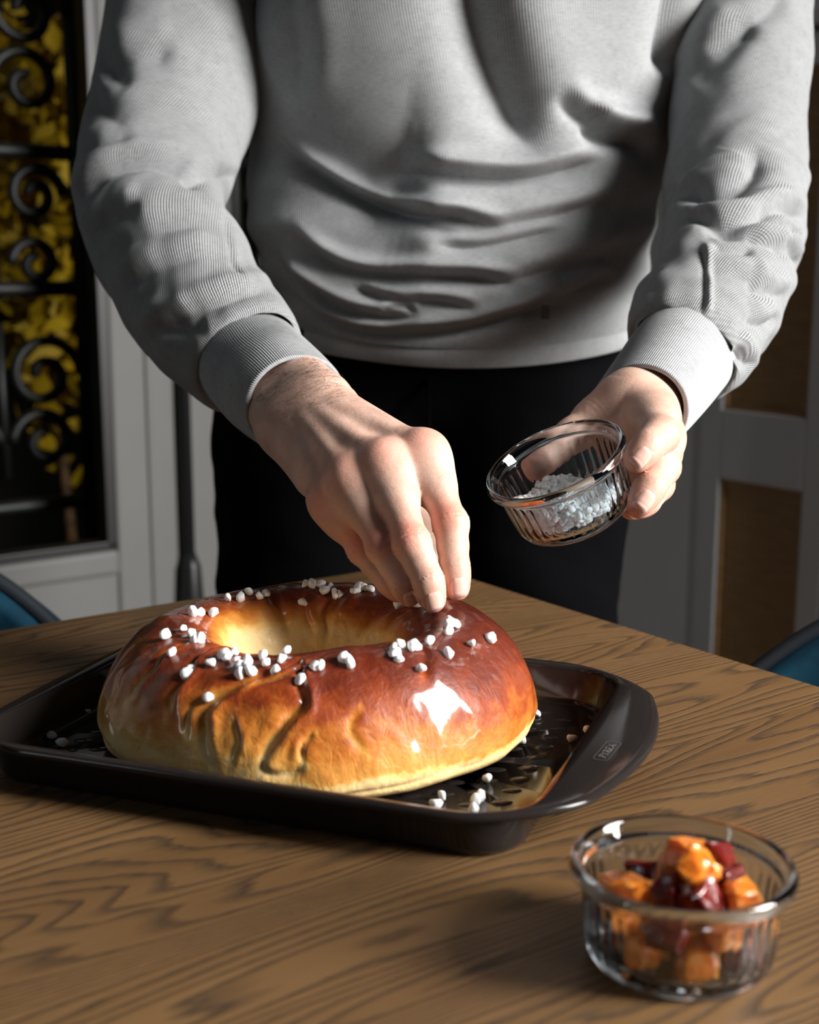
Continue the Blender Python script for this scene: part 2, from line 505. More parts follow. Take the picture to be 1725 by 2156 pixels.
M = dict(
    oak=mat_oak(), twill=mat_knit('grey_marl_twill', (0.295, 0.305, 0.313), 'twill', 0.85), fine=mat_knit('grey_marl_fine', (0.295, 0.305, 0.313), 'twill', 0.40), rib=mat_knit('grey_marl_rib', (0.295, 0.305, 0.313), 'rib', 0.4),
    skin=mat_skin(), bread=mat_bread(), glass=mat_glass(), pane=mat_pane(), cane=mat_cane(), velvet=mat_velvet(), tray=mat_nonstick(), sugar=mat_sugar(),
    orange=mat_candied('candied_orange', (0.72, 0.13, 0.012), (0.86, 0.30, 0.035)), cherry=mat_candied('candied_red', (0.06, 0.004, 0.004), (0.20, 0.012, 0.008)),
    denim=mat_denim(), white=plain('dimmed_white_paint', (0.155, 0.155, 0.150), 0.6), pale=plain('lifted_white_paint', (0.80, 0.80, 0.81), 0.7), cabinet=plain('cabinet_paint', (0.52, 0.52, 0.53), 0.6), wall=plain('wall_paint', (0.30, 0.30, 0.30), 0.8),  # window white darkened, right wall and cabinet white lifted: light level in the colour
    iron=plain('black_iron', (0.006, 0.006, 0.006), 0.5), black=plain('black_lacquer', (0.010, 0.010, 0.011), 0.4),
    floor=plain('dark_floorboards', (0.09, 0.06, 0.04), 0.5, var=0.2), nail=None, hair=plain('dark_hair', (0.035, 0.020, 0.012), 0.5),
    piping=plain('dark_piping', (0.008, 0.012, 0.018), 0.6), pewter=plain('pale_emboss', (0.16, 0.14, 0.13), 0.4, 0.4), label=plain('care_label', (0.06, 0.06, 0.06), 0.8),  # emboss marks are paler than the tray
)
nm = N('fingernail')
nm.principled(Base_Color=nm.mix(nm.noise(nm.obj, 200.0), (0.62, 0.36, 0.29), (0.72, 0.47, 0.40)), Roughness=0.36, Coat_Weight=0.12, Coat_Roughness=0.2, Subsurface_Weight=0.1, Subsurface_Radius=(0.004, 0.0015, 0.001))
M['nail'] = nm.m

# ================================================================== the setting
EL = np.array([0.812, 0.584]); ER = np.array([-0.584, 0.812])   # the table and both walls share these two directions
RL = math.atan2(0.584, 0.812)

fl = box('floor', -3.2, 3.2, -1.5, 3.6, -0.05, 0.0, M['floor'], None, 0)
tag(fl, kind='structure')

# wall with the french window, local x along the wall, local y outward
WB = (-0.52, 2.26, 0.0)
wl = empty('wall_back', WB, RL); tag(wl, kind='structure')
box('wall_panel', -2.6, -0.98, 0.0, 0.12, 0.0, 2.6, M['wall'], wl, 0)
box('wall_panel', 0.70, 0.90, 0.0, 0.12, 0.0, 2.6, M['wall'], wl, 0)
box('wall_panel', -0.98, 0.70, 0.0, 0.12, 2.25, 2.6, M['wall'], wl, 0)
wn = empty('window_1', WB, RL); tag(wn, kind='structure')
def leaf(x0, x1, gx0, gx1):
    fr = empty('casement', (0, 0, 0), 0, wn)
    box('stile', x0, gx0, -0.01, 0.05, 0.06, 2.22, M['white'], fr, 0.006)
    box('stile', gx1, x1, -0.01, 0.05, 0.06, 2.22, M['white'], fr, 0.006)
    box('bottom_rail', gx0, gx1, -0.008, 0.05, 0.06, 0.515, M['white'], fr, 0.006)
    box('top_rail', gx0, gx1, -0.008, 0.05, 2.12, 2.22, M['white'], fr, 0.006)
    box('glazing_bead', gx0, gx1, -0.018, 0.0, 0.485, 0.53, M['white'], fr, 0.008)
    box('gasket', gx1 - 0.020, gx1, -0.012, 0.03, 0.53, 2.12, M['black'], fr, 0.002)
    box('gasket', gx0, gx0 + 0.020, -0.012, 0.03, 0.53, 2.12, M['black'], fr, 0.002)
    box('gasket', gx0, gx1, -0.012, 0.03, 0.525, 0.545, M['black'], fr, 0.002)
    box('pane', gx0, gx1, 0.014, 0.018, 0.53, 2.12, M['pane'], fr, 0)
leaf(-0.97, 0.118, -0.86, 0.0)
leaf(0.122, 0.69, 0.222, 0.60)
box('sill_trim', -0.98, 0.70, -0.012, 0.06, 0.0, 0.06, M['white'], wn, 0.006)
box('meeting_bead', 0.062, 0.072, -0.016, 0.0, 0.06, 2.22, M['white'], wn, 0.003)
sweep('bolt_rod', [(0.130, -0.028, 0.10), (0.130, -0.028, 2.2)], 0.0095, M['black'], wn, 10)
v, f = sweep(None, [(0.130, -0.030, 0.06), (0.130, -0.030, 0.12), (0.130, -0.030, 0.30), (0.130, -0.030, 0.42), (0.130, -0.030, 0.485), (0.130, -0.030, 0.51)], [0.020, 0.030, 0.026, 0.022, 0.018, 0.009], None, seg=12)
mesh_obj('bolt_box', v, f, M['black'], wn)

# right-hand wall, local x towards the camera, local y into the wall
RR = math.atan2(-0.812, 0.584)
PR = (0.53, 2.13, 0.0)
wr_ = empty('wall_right', (0.66, 2.22, 0), RR); tag(wr_, kind='structure')
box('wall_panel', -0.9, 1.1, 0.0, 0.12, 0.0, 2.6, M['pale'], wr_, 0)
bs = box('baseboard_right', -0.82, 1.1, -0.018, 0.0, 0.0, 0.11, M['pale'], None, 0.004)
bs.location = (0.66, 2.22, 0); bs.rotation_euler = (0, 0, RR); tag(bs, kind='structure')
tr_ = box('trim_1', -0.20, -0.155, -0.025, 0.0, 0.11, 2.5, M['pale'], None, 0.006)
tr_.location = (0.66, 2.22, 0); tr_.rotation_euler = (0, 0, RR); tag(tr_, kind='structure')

# ------------------------------------------------------------------ garden behind the window
gr = empty('window_grille', WB, RL)
tag(gr, 'black wrought iron scroll grille outside the tall window', 'grille')
GY = 0.20
bars_x = [-0.92, -0.60, -0.28, 0.04, 0.36, 0.66]
for bx in bars_x:
    sweep('upright_bar', [(bx, GY, 0.30), (bx, GY, 2.2)], 0.016, M['iron'], gr, 8)
for bz in (0.585, 0.98, 1.22, 1.60, 1.95):
    sweep('cross_bar', [(-1.0, GY, bz), (0.70, GY, bz)], 0.014, M['iron'], gr, 8)
def scroll_pts(cx, cz, r, turns, a0, flip):
    t = np.linspace(0, 1, 34); a = a0 + flip * t * turns * TAU; rr = r * (1 - 0.80 * t)
    return np.stack([cx + rr * np.cos(a), np.full_like(t, GY - 0.01), cz + rr * np.sin(a)], 1)
for i in range(len(bars_x) - 1):
    c = (bars_x[i] + bars_x[i + 1]) / 2
    for (cz, r) in ((0.78, 0.115), (1.10, 0.085), (1.41, 0.12), (1.78, 0.12)):
        for sx in (-1, 1):
            sweep('scroll', scroll_pts(c + sx * 0.075, cz + 0.045, r * 0.62, 1.5, math.pi / 2 * (1 - sx), sx), 0.0105, M['iron'], gr, 6)
            sweep('scroll', scroll_pts(c + sx * 0.070, cz - 0.075, r * 0.52, 1.3, math.pi / 2 * (1 + sx), -sx), 0.0105, M['iron'], gr, 6)
        sweep('stem', [(c, GY, cz - 0.14), (c, GY, cz + 0.14)], 0.009, M['iron'], gr, 6)

def shrub(name, label, cx, cy, z0, rx, ry, rz, n, mat, seed, size):
    root = empty(name, (cx, cy, 0)); tag(root, label, 'shrub', 'garden shrubs outside the window')
    r = np.random.default_rng(seed)
    d = r.normal(size=(n, 3)); d /= np.linalg.norm(d, axis=1)[:, None]
    rad = r.uniform(0.45, 1.0, n) ** 0.6
    lump = 1 + 0.25 * fbm(d * 2.2, 2, seed)
    c = d * (rad * lump)[:, None] * np.array([rx, ry, rz]) + np.array([0, 0, z0])
    ax = r.normal(size=(n, 3)); ax /= np.linalg.norm(ax, axis=1)[:, None]
    bx = np.cross(ax, r.normal(size=(n, 3))); bx /= np.linalg.norm(bx, axis=1)[:, None]
    cxv = np.cross(ax, bx)
    L = size * r.uniform(0.7, 1.3, n)[:, None]
    prof = [(-1, 0, 0), (-0.35, 0.42, 0.10), (0.35, 0.36, 0.12), (1, 0, -0.05), (0.35, -0.36, 0.12), (-0.35, -0.42, 0.10)]
    v = np.stack([c + L * (p[0] * ax + p[1] * bx + p[2] * cxv) for p in prof], 1).reshape(-1, 3)
    k = np.arange(n) * 6
    f = np.stack([k, k + 1, k + 2, k + 3, k + 4, k + 5], 1)
    o = mesh_obj('foliage', v, f, mat, root); tag(o, kind='stuff')
    for j in range(4):
        a = j * 1.7
        sweep('stem', [(0.05 * math.cos(a), 0.05 * math.sin(a), 0), (0.35 * rx * math.cos(a), 0.35 * ry * math.sin(a), z0 * 0.6), (0.6 * rx * math.cos(a), 0.6 * ry * math.sin(a), z0 + 0.3 * rz)], [0.018, 0.012, 0.005], M['oak'], root, 6, n=8)
    return root
leafY = mat_leaf('autumn_leaf', (0.42, 0.26, 0.004), (0.80, 0.52, 0.012))
leafG = mat_leaf('olive_leaf', (0.035, 0.05, 0.006), (0.22, 0.19, 0.012))
leafR = mat_leaf('russet_leaf', (0.08, 0.03, 0.012), (0.24, 0.10, 0.03))
def lw(u, w): return WB[0] + EL[0] * u + ER[0] * w, WB[1] + EL[1] * u + ER[1] * w
for (u, w, z0, rx, ry, rz, n, mt, sd, lb) in (
    (-0.98, 0.75, 1.25, 0.24, 0.17, 0.38, 1500, leafY, 3, 'golden yellow shrub behind the iron grille, left of the window bolt'),
    (-0.38, 0.75, 1.42, 0.22, 0.17, 0.34, 1400, leafY, 4, 'golden yellow shrub close behind the upright bars of the iron grille'),
    (-0.66, 1.20, 0.48, 0.50, 0.16, 0.26, 1800, leafG, 5, 'low olive green shrub at the foot of the iron grille'),
    (0.02, 1.62, 0.95, 0.28, 0.16, 0.45, 1200, leafR, 6, 'russet brown shrub behind the golden ones outside the window'),
    (-1.70, 1.55, 1.00, 0.36, 0.18, 0.60, 1600, leafG, 8, 'tall dark olive shrub at the far side of the garden window'),
    (0.30, 0.80, 1.15, 0.26, 0.2, 0.50, 1500, leafY, 9, 'golden yellow shrub outside the window casement behind the person')):
    x, y = lw(u, w)
    shrub('garden_shrub', lb, x, y, z0, rx, ry, rz, n, mt, sd, 0.042)
hx, hy = lw(-0.3, 2.0)
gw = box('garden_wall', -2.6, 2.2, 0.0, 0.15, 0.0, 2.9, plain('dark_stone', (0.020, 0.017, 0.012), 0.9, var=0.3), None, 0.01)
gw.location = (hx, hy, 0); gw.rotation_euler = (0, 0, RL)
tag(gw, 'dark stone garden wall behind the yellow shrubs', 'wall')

# ------------------------------------------------------------------ cabinet with cane doors
cb = empty('cane_cabinet', PR, RR)
tag(cb, 'tall white cabinet with woven cane door panels against the wall', 'cabinet')
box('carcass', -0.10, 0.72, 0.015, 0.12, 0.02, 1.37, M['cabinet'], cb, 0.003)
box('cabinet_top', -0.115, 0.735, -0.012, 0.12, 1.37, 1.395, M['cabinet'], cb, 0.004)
box('plinth', -0.09, 0.71, 0.02, 0.11, 0.0, 0.02, M['black'], cb, 0)
def cane_door(x0, x1):
    d = empty('door', (0, 0, 0), 0, cb)
    t = 0.045
    y0, y1 = -0.008, 0.0145
    bm = bmesh.new()
    for (a, b, c_, e) in ((x0, x0 + t, 0.03, 1.36), (x1 - t, x1, 0.03, 1.36)): add_box(bm, a, b, y0, y1, c_, e, 0.002, 1)
    for (c_, e) in ((0.03, 0.085), (0.675, 0.79), (1.315, 1.36)): add_box(bm, x0 + t, x1 - t, y0, y1, c_, e, 0.002, 1)
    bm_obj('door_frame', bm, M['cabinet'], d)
    box('cane_panel', x0 + t, x1 - t, 0.003, 0.008, 0.085, 0.675, M['cane'], d, 0)
    box('cane_panel', x0 + t, x1 - t, 0.003, 0.008, 0.79, 1.315, M['cane'], d, 0)
    for (zz0, zz1) in ((0.085, 0.675), (0.79, 1.315)):
        bm = bmesh.new()
        for (a, b, c_, e) in ((x0 + t, x0 + t + 0.006, zz0, zz1), (x1 - t - 0.006, x1 - t, zz0, zz1), (x0 + t, x1 - t, zz0, zz0 + 0.006), (x0 + t, x1 - t, zz1 - 0.006, zz1)):
            add_box(bm, a, b, -0.004, 0.003, c_, e, 0)
        bm_obj('cane_spline', bm, M['cane'], d)
cane_door(-0.062, 0.195)
cane_door(0.20, 0.457)
cane_door(0.462, 0.719)
tv = empty('loudspeaker', (PR[0], PR[1], 1.395), RR)
tag(tv, 'black loudspeaker box standing on top of the white cane cabinet', 'loudspeaker')
box('case', 0.20, 0.60, 0.02, 0.11, 0.0, 0.30, M['black'], tv, 0.008)
box('grille_cloth', 0.215, 0.585, 0.012, 0.02, 0.015, 0.285, M['iron'], tv, 0.004)

# ------------------------------------------------------------------ dining table
TC = np.array([0.008, 1.194])                    # the far corner of the top
tb = empty('dining_table', (TC[0], TC[1], 0.0), RL)   # local -x runs along the grain, local -y along the short edge
tag(tb, 'smoked oak dining table with broad grained planks', 'table')
widths = [0.155, 0.165, 0.15, 0.17, 0.16, 0.15]
yy = 0.0
for k, w_ in enumerate(widths):
    bm = bmesh.new()
    bv = 0.004 if k == 0 else 0.0011
    add_box(bm, -0.95, 0.95, -w_ / 2, w_ / 2, -0.02, 0.02, 0.0, 1)
    if k == 0:
        pass
    o = bm_obj('plank', bm, M['oak'], tb)
    o.location = (-0.95, yy - w_ / 2, 0.73)
    yy -= w_
TW = -yy
for (lx, ly) in ((-0.10, -0.09), (-1.80, -0.09), (-0.10, -TW + 0.09), (-1.80, -TW + 0.09)):
    box('table_leg', lx - 0.035, lx + 0.035, ly - 0.035, ly + 0.035, 0.0, 0.71, M['oak'], tb, 0.004)
box('apron', -1.84, -0.06, -0.075, -0.055, 0.63, 0.71, M['oak'], tb, 0.002)
box('apron', -1.84, -0.06, -TW + 0.055, -TW + 0.075, 0.63, 0.71, M['oak'], tb, 0.002)

# ------------------------------------------------------------------ chairs
def chair(label, loc, rz):
    root = empty('velvet_chair', loc, rz)        # local +y is the back of the chair
    tag(root, label, 'chair', 'teal velvet chairs around the table')
    nu, nv = 60, 24
    ang = np.linspace(-1.05, 1.05, nu)
    vs = []
    for a in ang:
        top = 0.785 - 0.120 * (abs(a) / 1.05) ** 2.2
        zz = np.linspace(0.44, top, nv)
        rr_ = 0.27 + 0.03 * (zz - 0.44) / 0.36
        vs.append(np.stack([rr_ * np.sin(a) * 0.98, rr_ * np.cos(a) - 0.03, zz], 1))
    outer = np.array(vs)
    inner = outer.copy(); s_ = 0.045
    for i, a in enumerate(ang):
        inner[i, :, 0] -= s_ * math.sin(a); inner[i, :, 1] -= s_ * math.cos(a)
    ring = np.concatenate([outer, inner[:, ::-1]], 1)
    f = grid_faces(nu, 2 * nv, True).tolist()
    f.append(list(range(2 * nv))[::-1]); f.append([(nu - 1) * 2 * nv + k for k in range(2 * nv)])
    bk = mesh_obj('backrest', ring.reshape(-1, 3), f, M['velvet'], root)
    edge = (outer[:, -1] + inner[:, -1]) / 2 + np.array([0, 0, 0.004])
    sweep('piping', edge, 0.008, M['piping'], bk, 8)
    bm = bmesh.new(); add_box(bm, -0.24, 0.24, -0.25, 0.20, 0.38, 0.47, 0.035, 4)
    bm_obj('seat', bm, M['velvet'], root, True)
    for sx in (-1, 1):
        for sy in (-1, 1):
            sweep('leg', [(sx * 0.17, sy * 0.15 - 0.02, 0.385), (sx * 0.23, sy * 0.21 - 0.02, 0.0)], [0.014, 0.009], M['black'], root, 8, n=4)
    return root
chair('dark teal velvet chair with piped back, tucked in on the window side of the table', (-0.425, 0.935, 0), RL)
chair('bright teal velvet chair with piped back, tucked in on the cabinet side of the table', (0.312, 0.795, 0), RL - math.pi / 2)

# ================================================================== baking tray
TR = math.radians(-20.5)
TO = (-0.0535, 0.7235, 0.75)
tray = empty('baking_tray', TO, TR)
tag(tray, 'dark non-stick baking tray with wide curved handle rims under the bread', 'baking tray')
def rrect(hx, hy, r, bulge, n=40):
    """closed outline, the short ends bowed out by bulge"""
    pts = []
    for cx, cy, a0 in ((hx - r, hy - r, 0), (-hx + r, hy - r, 90), (-hx + r, -hy + r, 180), (hx - r, -hy + r, 270)):
        for k in range(n):
            a = math.radians(a0 + 90 * k / (n - 1))
            pts.append((cx + r * math.cos(a), cy + r * math.sin(a)))
    P = []
    for i in range(len(pts)):                    # fill the straight runs
        a, b = np.array(pts[i]), np.array(pts[(i + 1) % len(pts)])
        P.append(a)
        if (i + 1) % n == 0:
            for t in np.linspace(0, 1, 14)[1:-1]: P.append(a + (b - a) * t)
    P = np.array(P)
    w = np.clip(1 - (P[:, 1] / hy) ** 2, 0, 1)
    ex = np.clip((np.abs(P[:, 0]) - (hx - r) * 0.6) / (hx - (hx - r) * 0.6), 0, 1)
    P[:, 0] += np.where(P[:, 0] > 0, 1.0, -0.22) * bulge * w * ex ** 1.5
    return P
rings = []
def ring(hx, hy, r, b, z): rings.append(np.column_stack([rrect(hx, hy, r, b), np.full(len(rrect(hx, hy, r, b)), z)]))
ring(0.07, 0.05, 0.03, 0, 0.003); ring(0.1450, 0.1070, 0.024, 0, 0.003); ring(0.1483, 0.1098, 0.025, 0, 0.0042)
ring(0.1500, 0.1113, 0.026, 0, 0.0075); ring(0.1535, 0.1152, 0.029, 0.002, 0.0235); ring(0.1545, 0.1163, 0.030, 0.004, 0.0256); ring(0.1555, 0.1183, 0.033, 0.009, 0.0264)
ring(0.1590, 0.1222, 0.046, 0.030, 0.0268); ring(0.1610, 0.1242, 0.049, 0.0325, 0.0258); ring(0.1615, 0.1248, 0.050, 0.0330, 0.0238); ring(0.1605, 0.1239, 0.049, 0.0322, 0.0220)
ring(0.1570, 0.1198, 0.045, 0.026, 0.0242); ring(0.1550, 0.1178, 0.034, 0.007, 0.0240); ring(0.1540, 0.1165, 0.030, 0.002, 0.0215); ring(0.1513, 0.1128, 0.027, 0, 0.0055)
ring(0.1490, 0.1108, 0.026, 0, 0.0015); ring(0.1450, 0.1070, 0.025, 0, 0.0)
R_ = np.array(rings); nr, npnt = R_.shape[:2]
f = grid_faces(nr, npnt, True).tolist()
f.append(list(range(npnt))); f.append([(nr - 1) * npnt + k for k in range(npnt)][::-1])
mesh_obj('pan', R_.reshape(-1, 3), f, M['tray'], tray)
# pressed oval dimples of the base
th = np.linspace(0, TAU, 14, endpoint=False)
rows = [(1.0, 0.0), (0.92, 0.35), (0.7, 0.72), (0.36, 0.95)]
dv = np.array([(0.0062 * r * math.cos(t), 0.0036 * r * math.sin(t), 0.0009 * z) for r, z in rows for t in th] + [(0, 0, 0.0009)])
df = grid_faces(4, 14, True).tolist() + [[3 * 14 + k, 3 * 14 + (k + 1) % 14, 56] for k in range(14)]
dm = mesh_obj('dimple', dv, df, M['tray'], tray); dm.location = (0.124, -0.08, 0.003)
first = True
for i in range(-8, 9):
    for j in range(-6, 7):
        x, y = i * 0.0158, j * 0.0166 + (0.0083 if i % 2 else 0)
        if abs(x) > 0.138 or abs(y) > 0.094: continue
        if math.hypot(x + 0.003, y) < 0.094: continue
        if first: o = dm; first = False
        else:
            o = dm.copy(); COL.objects.link(o)
        o.location = (x, y, 0.0029); o.rotation_euler = (0, 0, 0.3 + 0.05 * ((i * 7 + j * 3) % 5))
# stamped maker's mark on the handle rim
def text_mesh(txt, size, extrude):
    cu = bpy.data.curves.new('txt', 'FONT'); cu.body = txt; cu.size = size; cu.extrude = extrude
    cu.align_x = 'CENTER'; cu.align_y = 'CENTER'
    to = bpy.data.objects.new('txt', cu); COL.objects.link(to)
    bpy.context.view_layer.update()
    me = bpy.data.meshes.new_from_object(to.evaluated_get(bpy.context.evaluated_depsgraph_get()))
    bpy.data.objects.remove(to); bpy.data.curves.remove(cu)
    return me
me = text_mesh('PYREX', 0.0058, 0.00010); me.materials.append(M['pewter']); me.name = 'embossed_lettering'
lt = bpy.data.objects.new('embossed_lettering', me); COL.objects.link(lt); lt.parent = tray
lt.location = (0.1745, -0.020, 0.02690); lt.rotation_euler = (0, 0, math.radians(86)); lt.scale = (1.2, 1, 1)
fr = rrect(0.0142, 0.0040, 0.0024, 0, 6)
fv = np.concatenate([np.column_stack([fr, np.zeros(len(fr))]), np.column_stack([rrect(0.0139, 0.0037, 0.0022, 0, 6), np.zeros(len(fr))])])
n_ = len(fr)
eb = mesh_obj('embossed_border', fv, [[k, (k + 1) % n_, n_ + (k + 1) % n_, n_ + k] for k in range(n_)], M['pewter'], tray)
eb.location = (0.1745, -0.020, 0.02700); eb.rotation_euler = (0, 0, math.radians(86))

# ================================================================== brioche ring
BC = np.array([-0.0545, 0.7345, 0.753])
nu, nv = 640, 230
tht = np.linspace(0, TAU, nu, endpoint=False); phi = np.linspace(0, TAU, nv, endpoint=False)
TH, PH = np.meshgrid(tht, phi, indexing='ij')
Rm = 0.0805 + 0.0010 * np.cos(2 * TH + 0.7)
hw = 0.0458 * (1 + 0.035 * np.sin(3 * TH + 1.0) + 0.02 * np.sin(5 * TH + 2.2))
Hh = 0.0715 * (1 + 0.035 * np.cos(TH - 0.3) + 0.018 * np.sin(4 * TH + 0.5))
zc = 0.013
cp, sp_ = np.cos(PH), np.sin(PH)
xr = Rm + hw * np.sign(cp) * np.abs(cp) ** np.where(sp_ < 0, 0.55, np.where(cp > 0, 1.12, 0.92)) * np.where(sp_ < 0, 1 - 0.16 * np.abs(sp_) ** 0.8 * (cp > 0), 1.0)
zz = np.where(sp_ > 0, zc + (Hh - zc) * np.abs(sp_) ** 0.94, zc - zc * np.abs(sp_) ** 0.72)
# the hole is a funnel: the inner lip leans outward at the top
xr = xr + np.where(cp < 0, 0.006 * np.clip(sp_, 0, 1) * (-cp), 0)
P3 = np.stack([xr * np.cos(TH), 0.935 * xr * np.sin(TH), zz], -1).reshape(-1, 3)
dirs = np.stack([np.cos(TH) * cp, np.sin(TH) * cp, sp_], -1).reshape(-1, 3)
topness = np.clip(zz.ravel() / 0.03, 0, 1)
patch = np.clip(0.5 + 0.7 * fbm(P3 * 16, 2, 25), 0, 1)
disp = 0.0010 * fbm(P3 * 26, 3, 21) + (0.0002 + 0.0006 * patch * np.clip(0.5 - P3[:, 0] / 0.12, 0.25, 1)) * fbm(P3 * np.array([70, 70, 48]), 3, 22) * topness
# creases that cross the ring, traced over its crust as (theta deg, phi deg) lines, phi 0 = outside, 90 = top, 180 = hole
creases = [([(222, 120), (226, 95), (228, 77), (232, 57), (232, 40), (231, 28)], 1.52, 0.0032, 0.0017),
           ([(270, 92), (264, 77), (254, 61), (245, 46), (243, 35), (245, 24), (247, 14), (248, 6)], 1.36, 0.0040, 0.0019),
           ([(255, 67), (247, 55), (240, 41), (239, 30), (241, 21)], 1.04, 0.0022, 0.0011),
           ([(267, 90), (268, 74), (268, 59), (270, 47), (266, 36), (263, 24), (262, 14), (262, 6)], 1.20, 0.0036, 0.0015),
           ([(279, 96), (274, 84), (264, 66), (254, 54)], 1.12, 0.0021, 0.0012),
           ([(270, 13), (270, 22), (273, 28)], 0.80, 0.0021, 0.0007),
           ([(261, 15), (263, 9), (267, 7), (271, 12)], 0.72, 0.0019, 0.0006),
           ([(28, 95), (38, 112), (51, 124), (57, 136), (60, 150)], 3.54, 0.0037, 0.0025),
           ([(78, 92), (80, 109), (86, 122), (86, 134), (82, 150)], 3.81, 0.0035, 0.0016),
           ([(119, 98), (118, 116), (117, 128), (115, 145)], 3.54, 0.0031, 0.0012),
           ([(14, 92), (22, 105), (29, 122), (34, 140)], 3.26, 0.0030, 0.0020),
           ([(100, 110), (99, 130), (97, 150)], 2.99, 0.0019, 0.0010),
           ([(312, 84), (311, 72), (308, 60), (304, 52)], 1.76, 0.0017, 0.0007),
           ([(212, 90), (214, 70), (216, 48), (214, 30)], 1.76, 0.0016, 0.0009),
           ([(204, 44), (206, 28), (203, 14)], 1.44, 0.0019, 0.0009),
           ([(193, 60), (196, 35), (194, 16)], 1.44, 0.0014, 0.0007),
           ([(285, 40), (283, 28), (286, 15)], 1.28, 0.0010, 0.0005),
           ([(252, 34), (255, 24), (253, 12)], 1.04, 0.0014, 0.0006)]
deg2 = np.stack([np.degrees(TH).ravel(), (((np.degrees(PH) + 90) % 360) - 90).ravel() * 0.36], 1)
wobx = 1.2 * fbm(P3 * 60, 2, 31)
deg2[:, 0] += wobx
pale = np.zeros(len(P3))
for line, w_, dep, roll in creases:
    L = [(a, b * 0.36) for a, b in line]
    lo, hi = min(a for a, _ in L) - 14, max(a for a, _ in L) + 14
    msk = (deg2[:, 0] > lo) & (deg2[:, 0] < hi)
    disp[msk] += fold_disp(deg2[msk], [(L, w_, dep, roll)])
    d_, s_, t_ = pseg(deg2[msk], catmull(L, 30))
    pale[msk] = np.maximum(pale[msk], 0.30 * np.exp(-(d_ / (w_ * 0.9)) ** 2))
pale = np.maximum(pale, np.where((cp < 0).ravel(), 1.25 * np.clip((0.0715 - zz.ravel()) / 0.040, 0, 1) + 0.25 * np.clip(-cp.ravel() - 0.2, 0, 1), 0))
# the seam low on the side where the pale underside begins
sd_ = np.exp(-((zz.ravel() - 0.0125 - 0.003 * fbm(P3 * 22, 2, 41)) / 0.0022) ** 2) * (cp.ravel() > 0.2)
disp -= 0.0016 * sd_
flat_ = np.clip((zz.ravel() - 0.001) / 0.006, 0, 1)
V = P3 + dirs * (disp * flat_)[:, None]
V[:, 2] = np.maximum(V[:, 2], 0.0)
# the dough rests against the walls of the tray
cT, sT = math.cos(TR), math.sin(TR)
gx, gy = V[:, 0] + BC[0] - TO[0], V[:, 1] + BC[1] - TO[1]
tu, tw = gx * cT + gy * sT, -gx * sT + gy * cT
lim = np.interp(V[:, 2], [0.0, 0.003, 0.0205, 0.0235, 0.034, 0.05], [0.1055, 0.1080, 0.1130, 0.1150, 0.122, 0.15])
over = np.maximum(np.abs(tw) - lim, 0) * np.sign(tw)
tw = tw - over
V[:, 0] = tu * cT - tw * sT - BC[0] + TO[0]; V[:, 1] = tu * sT + tw * cT - BC[1] + TO[1]
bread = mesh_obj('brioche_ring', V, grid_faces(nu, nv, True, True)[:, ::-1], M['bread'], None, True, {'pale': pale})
bread.location = BC
tag(bread, 'glossy golden brown brioche ring bread on the dark baking tray', 'bread')
bvh = BVHTree.FromPolygons([tuple(q) for q in (V + BC).tolist()], grid_faces(nu, nv, True, True).tolist())

# ------------------------------------------------------------------ pearl sugar
def lump_mesh(name, seed, size):
    bm = bmesh.new(); bmesh.ops.create_icosphere(bm, subdivisions=2, radius=1.0)
    r = np.random.default_rng(seed)
    co = np.array([v.co[:] for v in bm.verts])
    pl = r.normal(size=(9, 3)); pl /= np.linalg.norm(pl, axis=1)[:, None]; off = r.uniform(0.50, 0.85, 9)
    for _ in range(2):
        for q, o in zip(pl, off):
            ex = np.maximum(co @ q - o, 0); co -= ex[:, None] * q * 0.85
    co *= r.uniform(0.75, 1.25, 3)
    co += 0.05 * r.normal(size=co.shape)
    for v, c in zip(bm.verts, co): v.co = c * size
    me = bpy.data.meshes.new(name); bm.to_mesh(me); bm.free()
    me.polygons.foreach_set('use_smooth', [True] * len(me.polygons)); me.materials.append(M['sugar'])
    return me
lumps = [lump_mesh('sugar_pearl', 50 + k, 0.0034) for k in range(8)]
cnt = [0]
def pearl(x, y, z, label, group, s=1.0):
    k = cnt[0]; cnt[0] += 1
    o = bpy.data.objects.new('sugar_pearl', lumps[k % 8]); COL.objects.link(o)
    o.location = (x, y, z); o.rotation_euler = (k * 1.3, k * 2.1, k * 0.7); o.scale = (s, s, s * 0.9)
    tag(o, label, 'sugar', group)
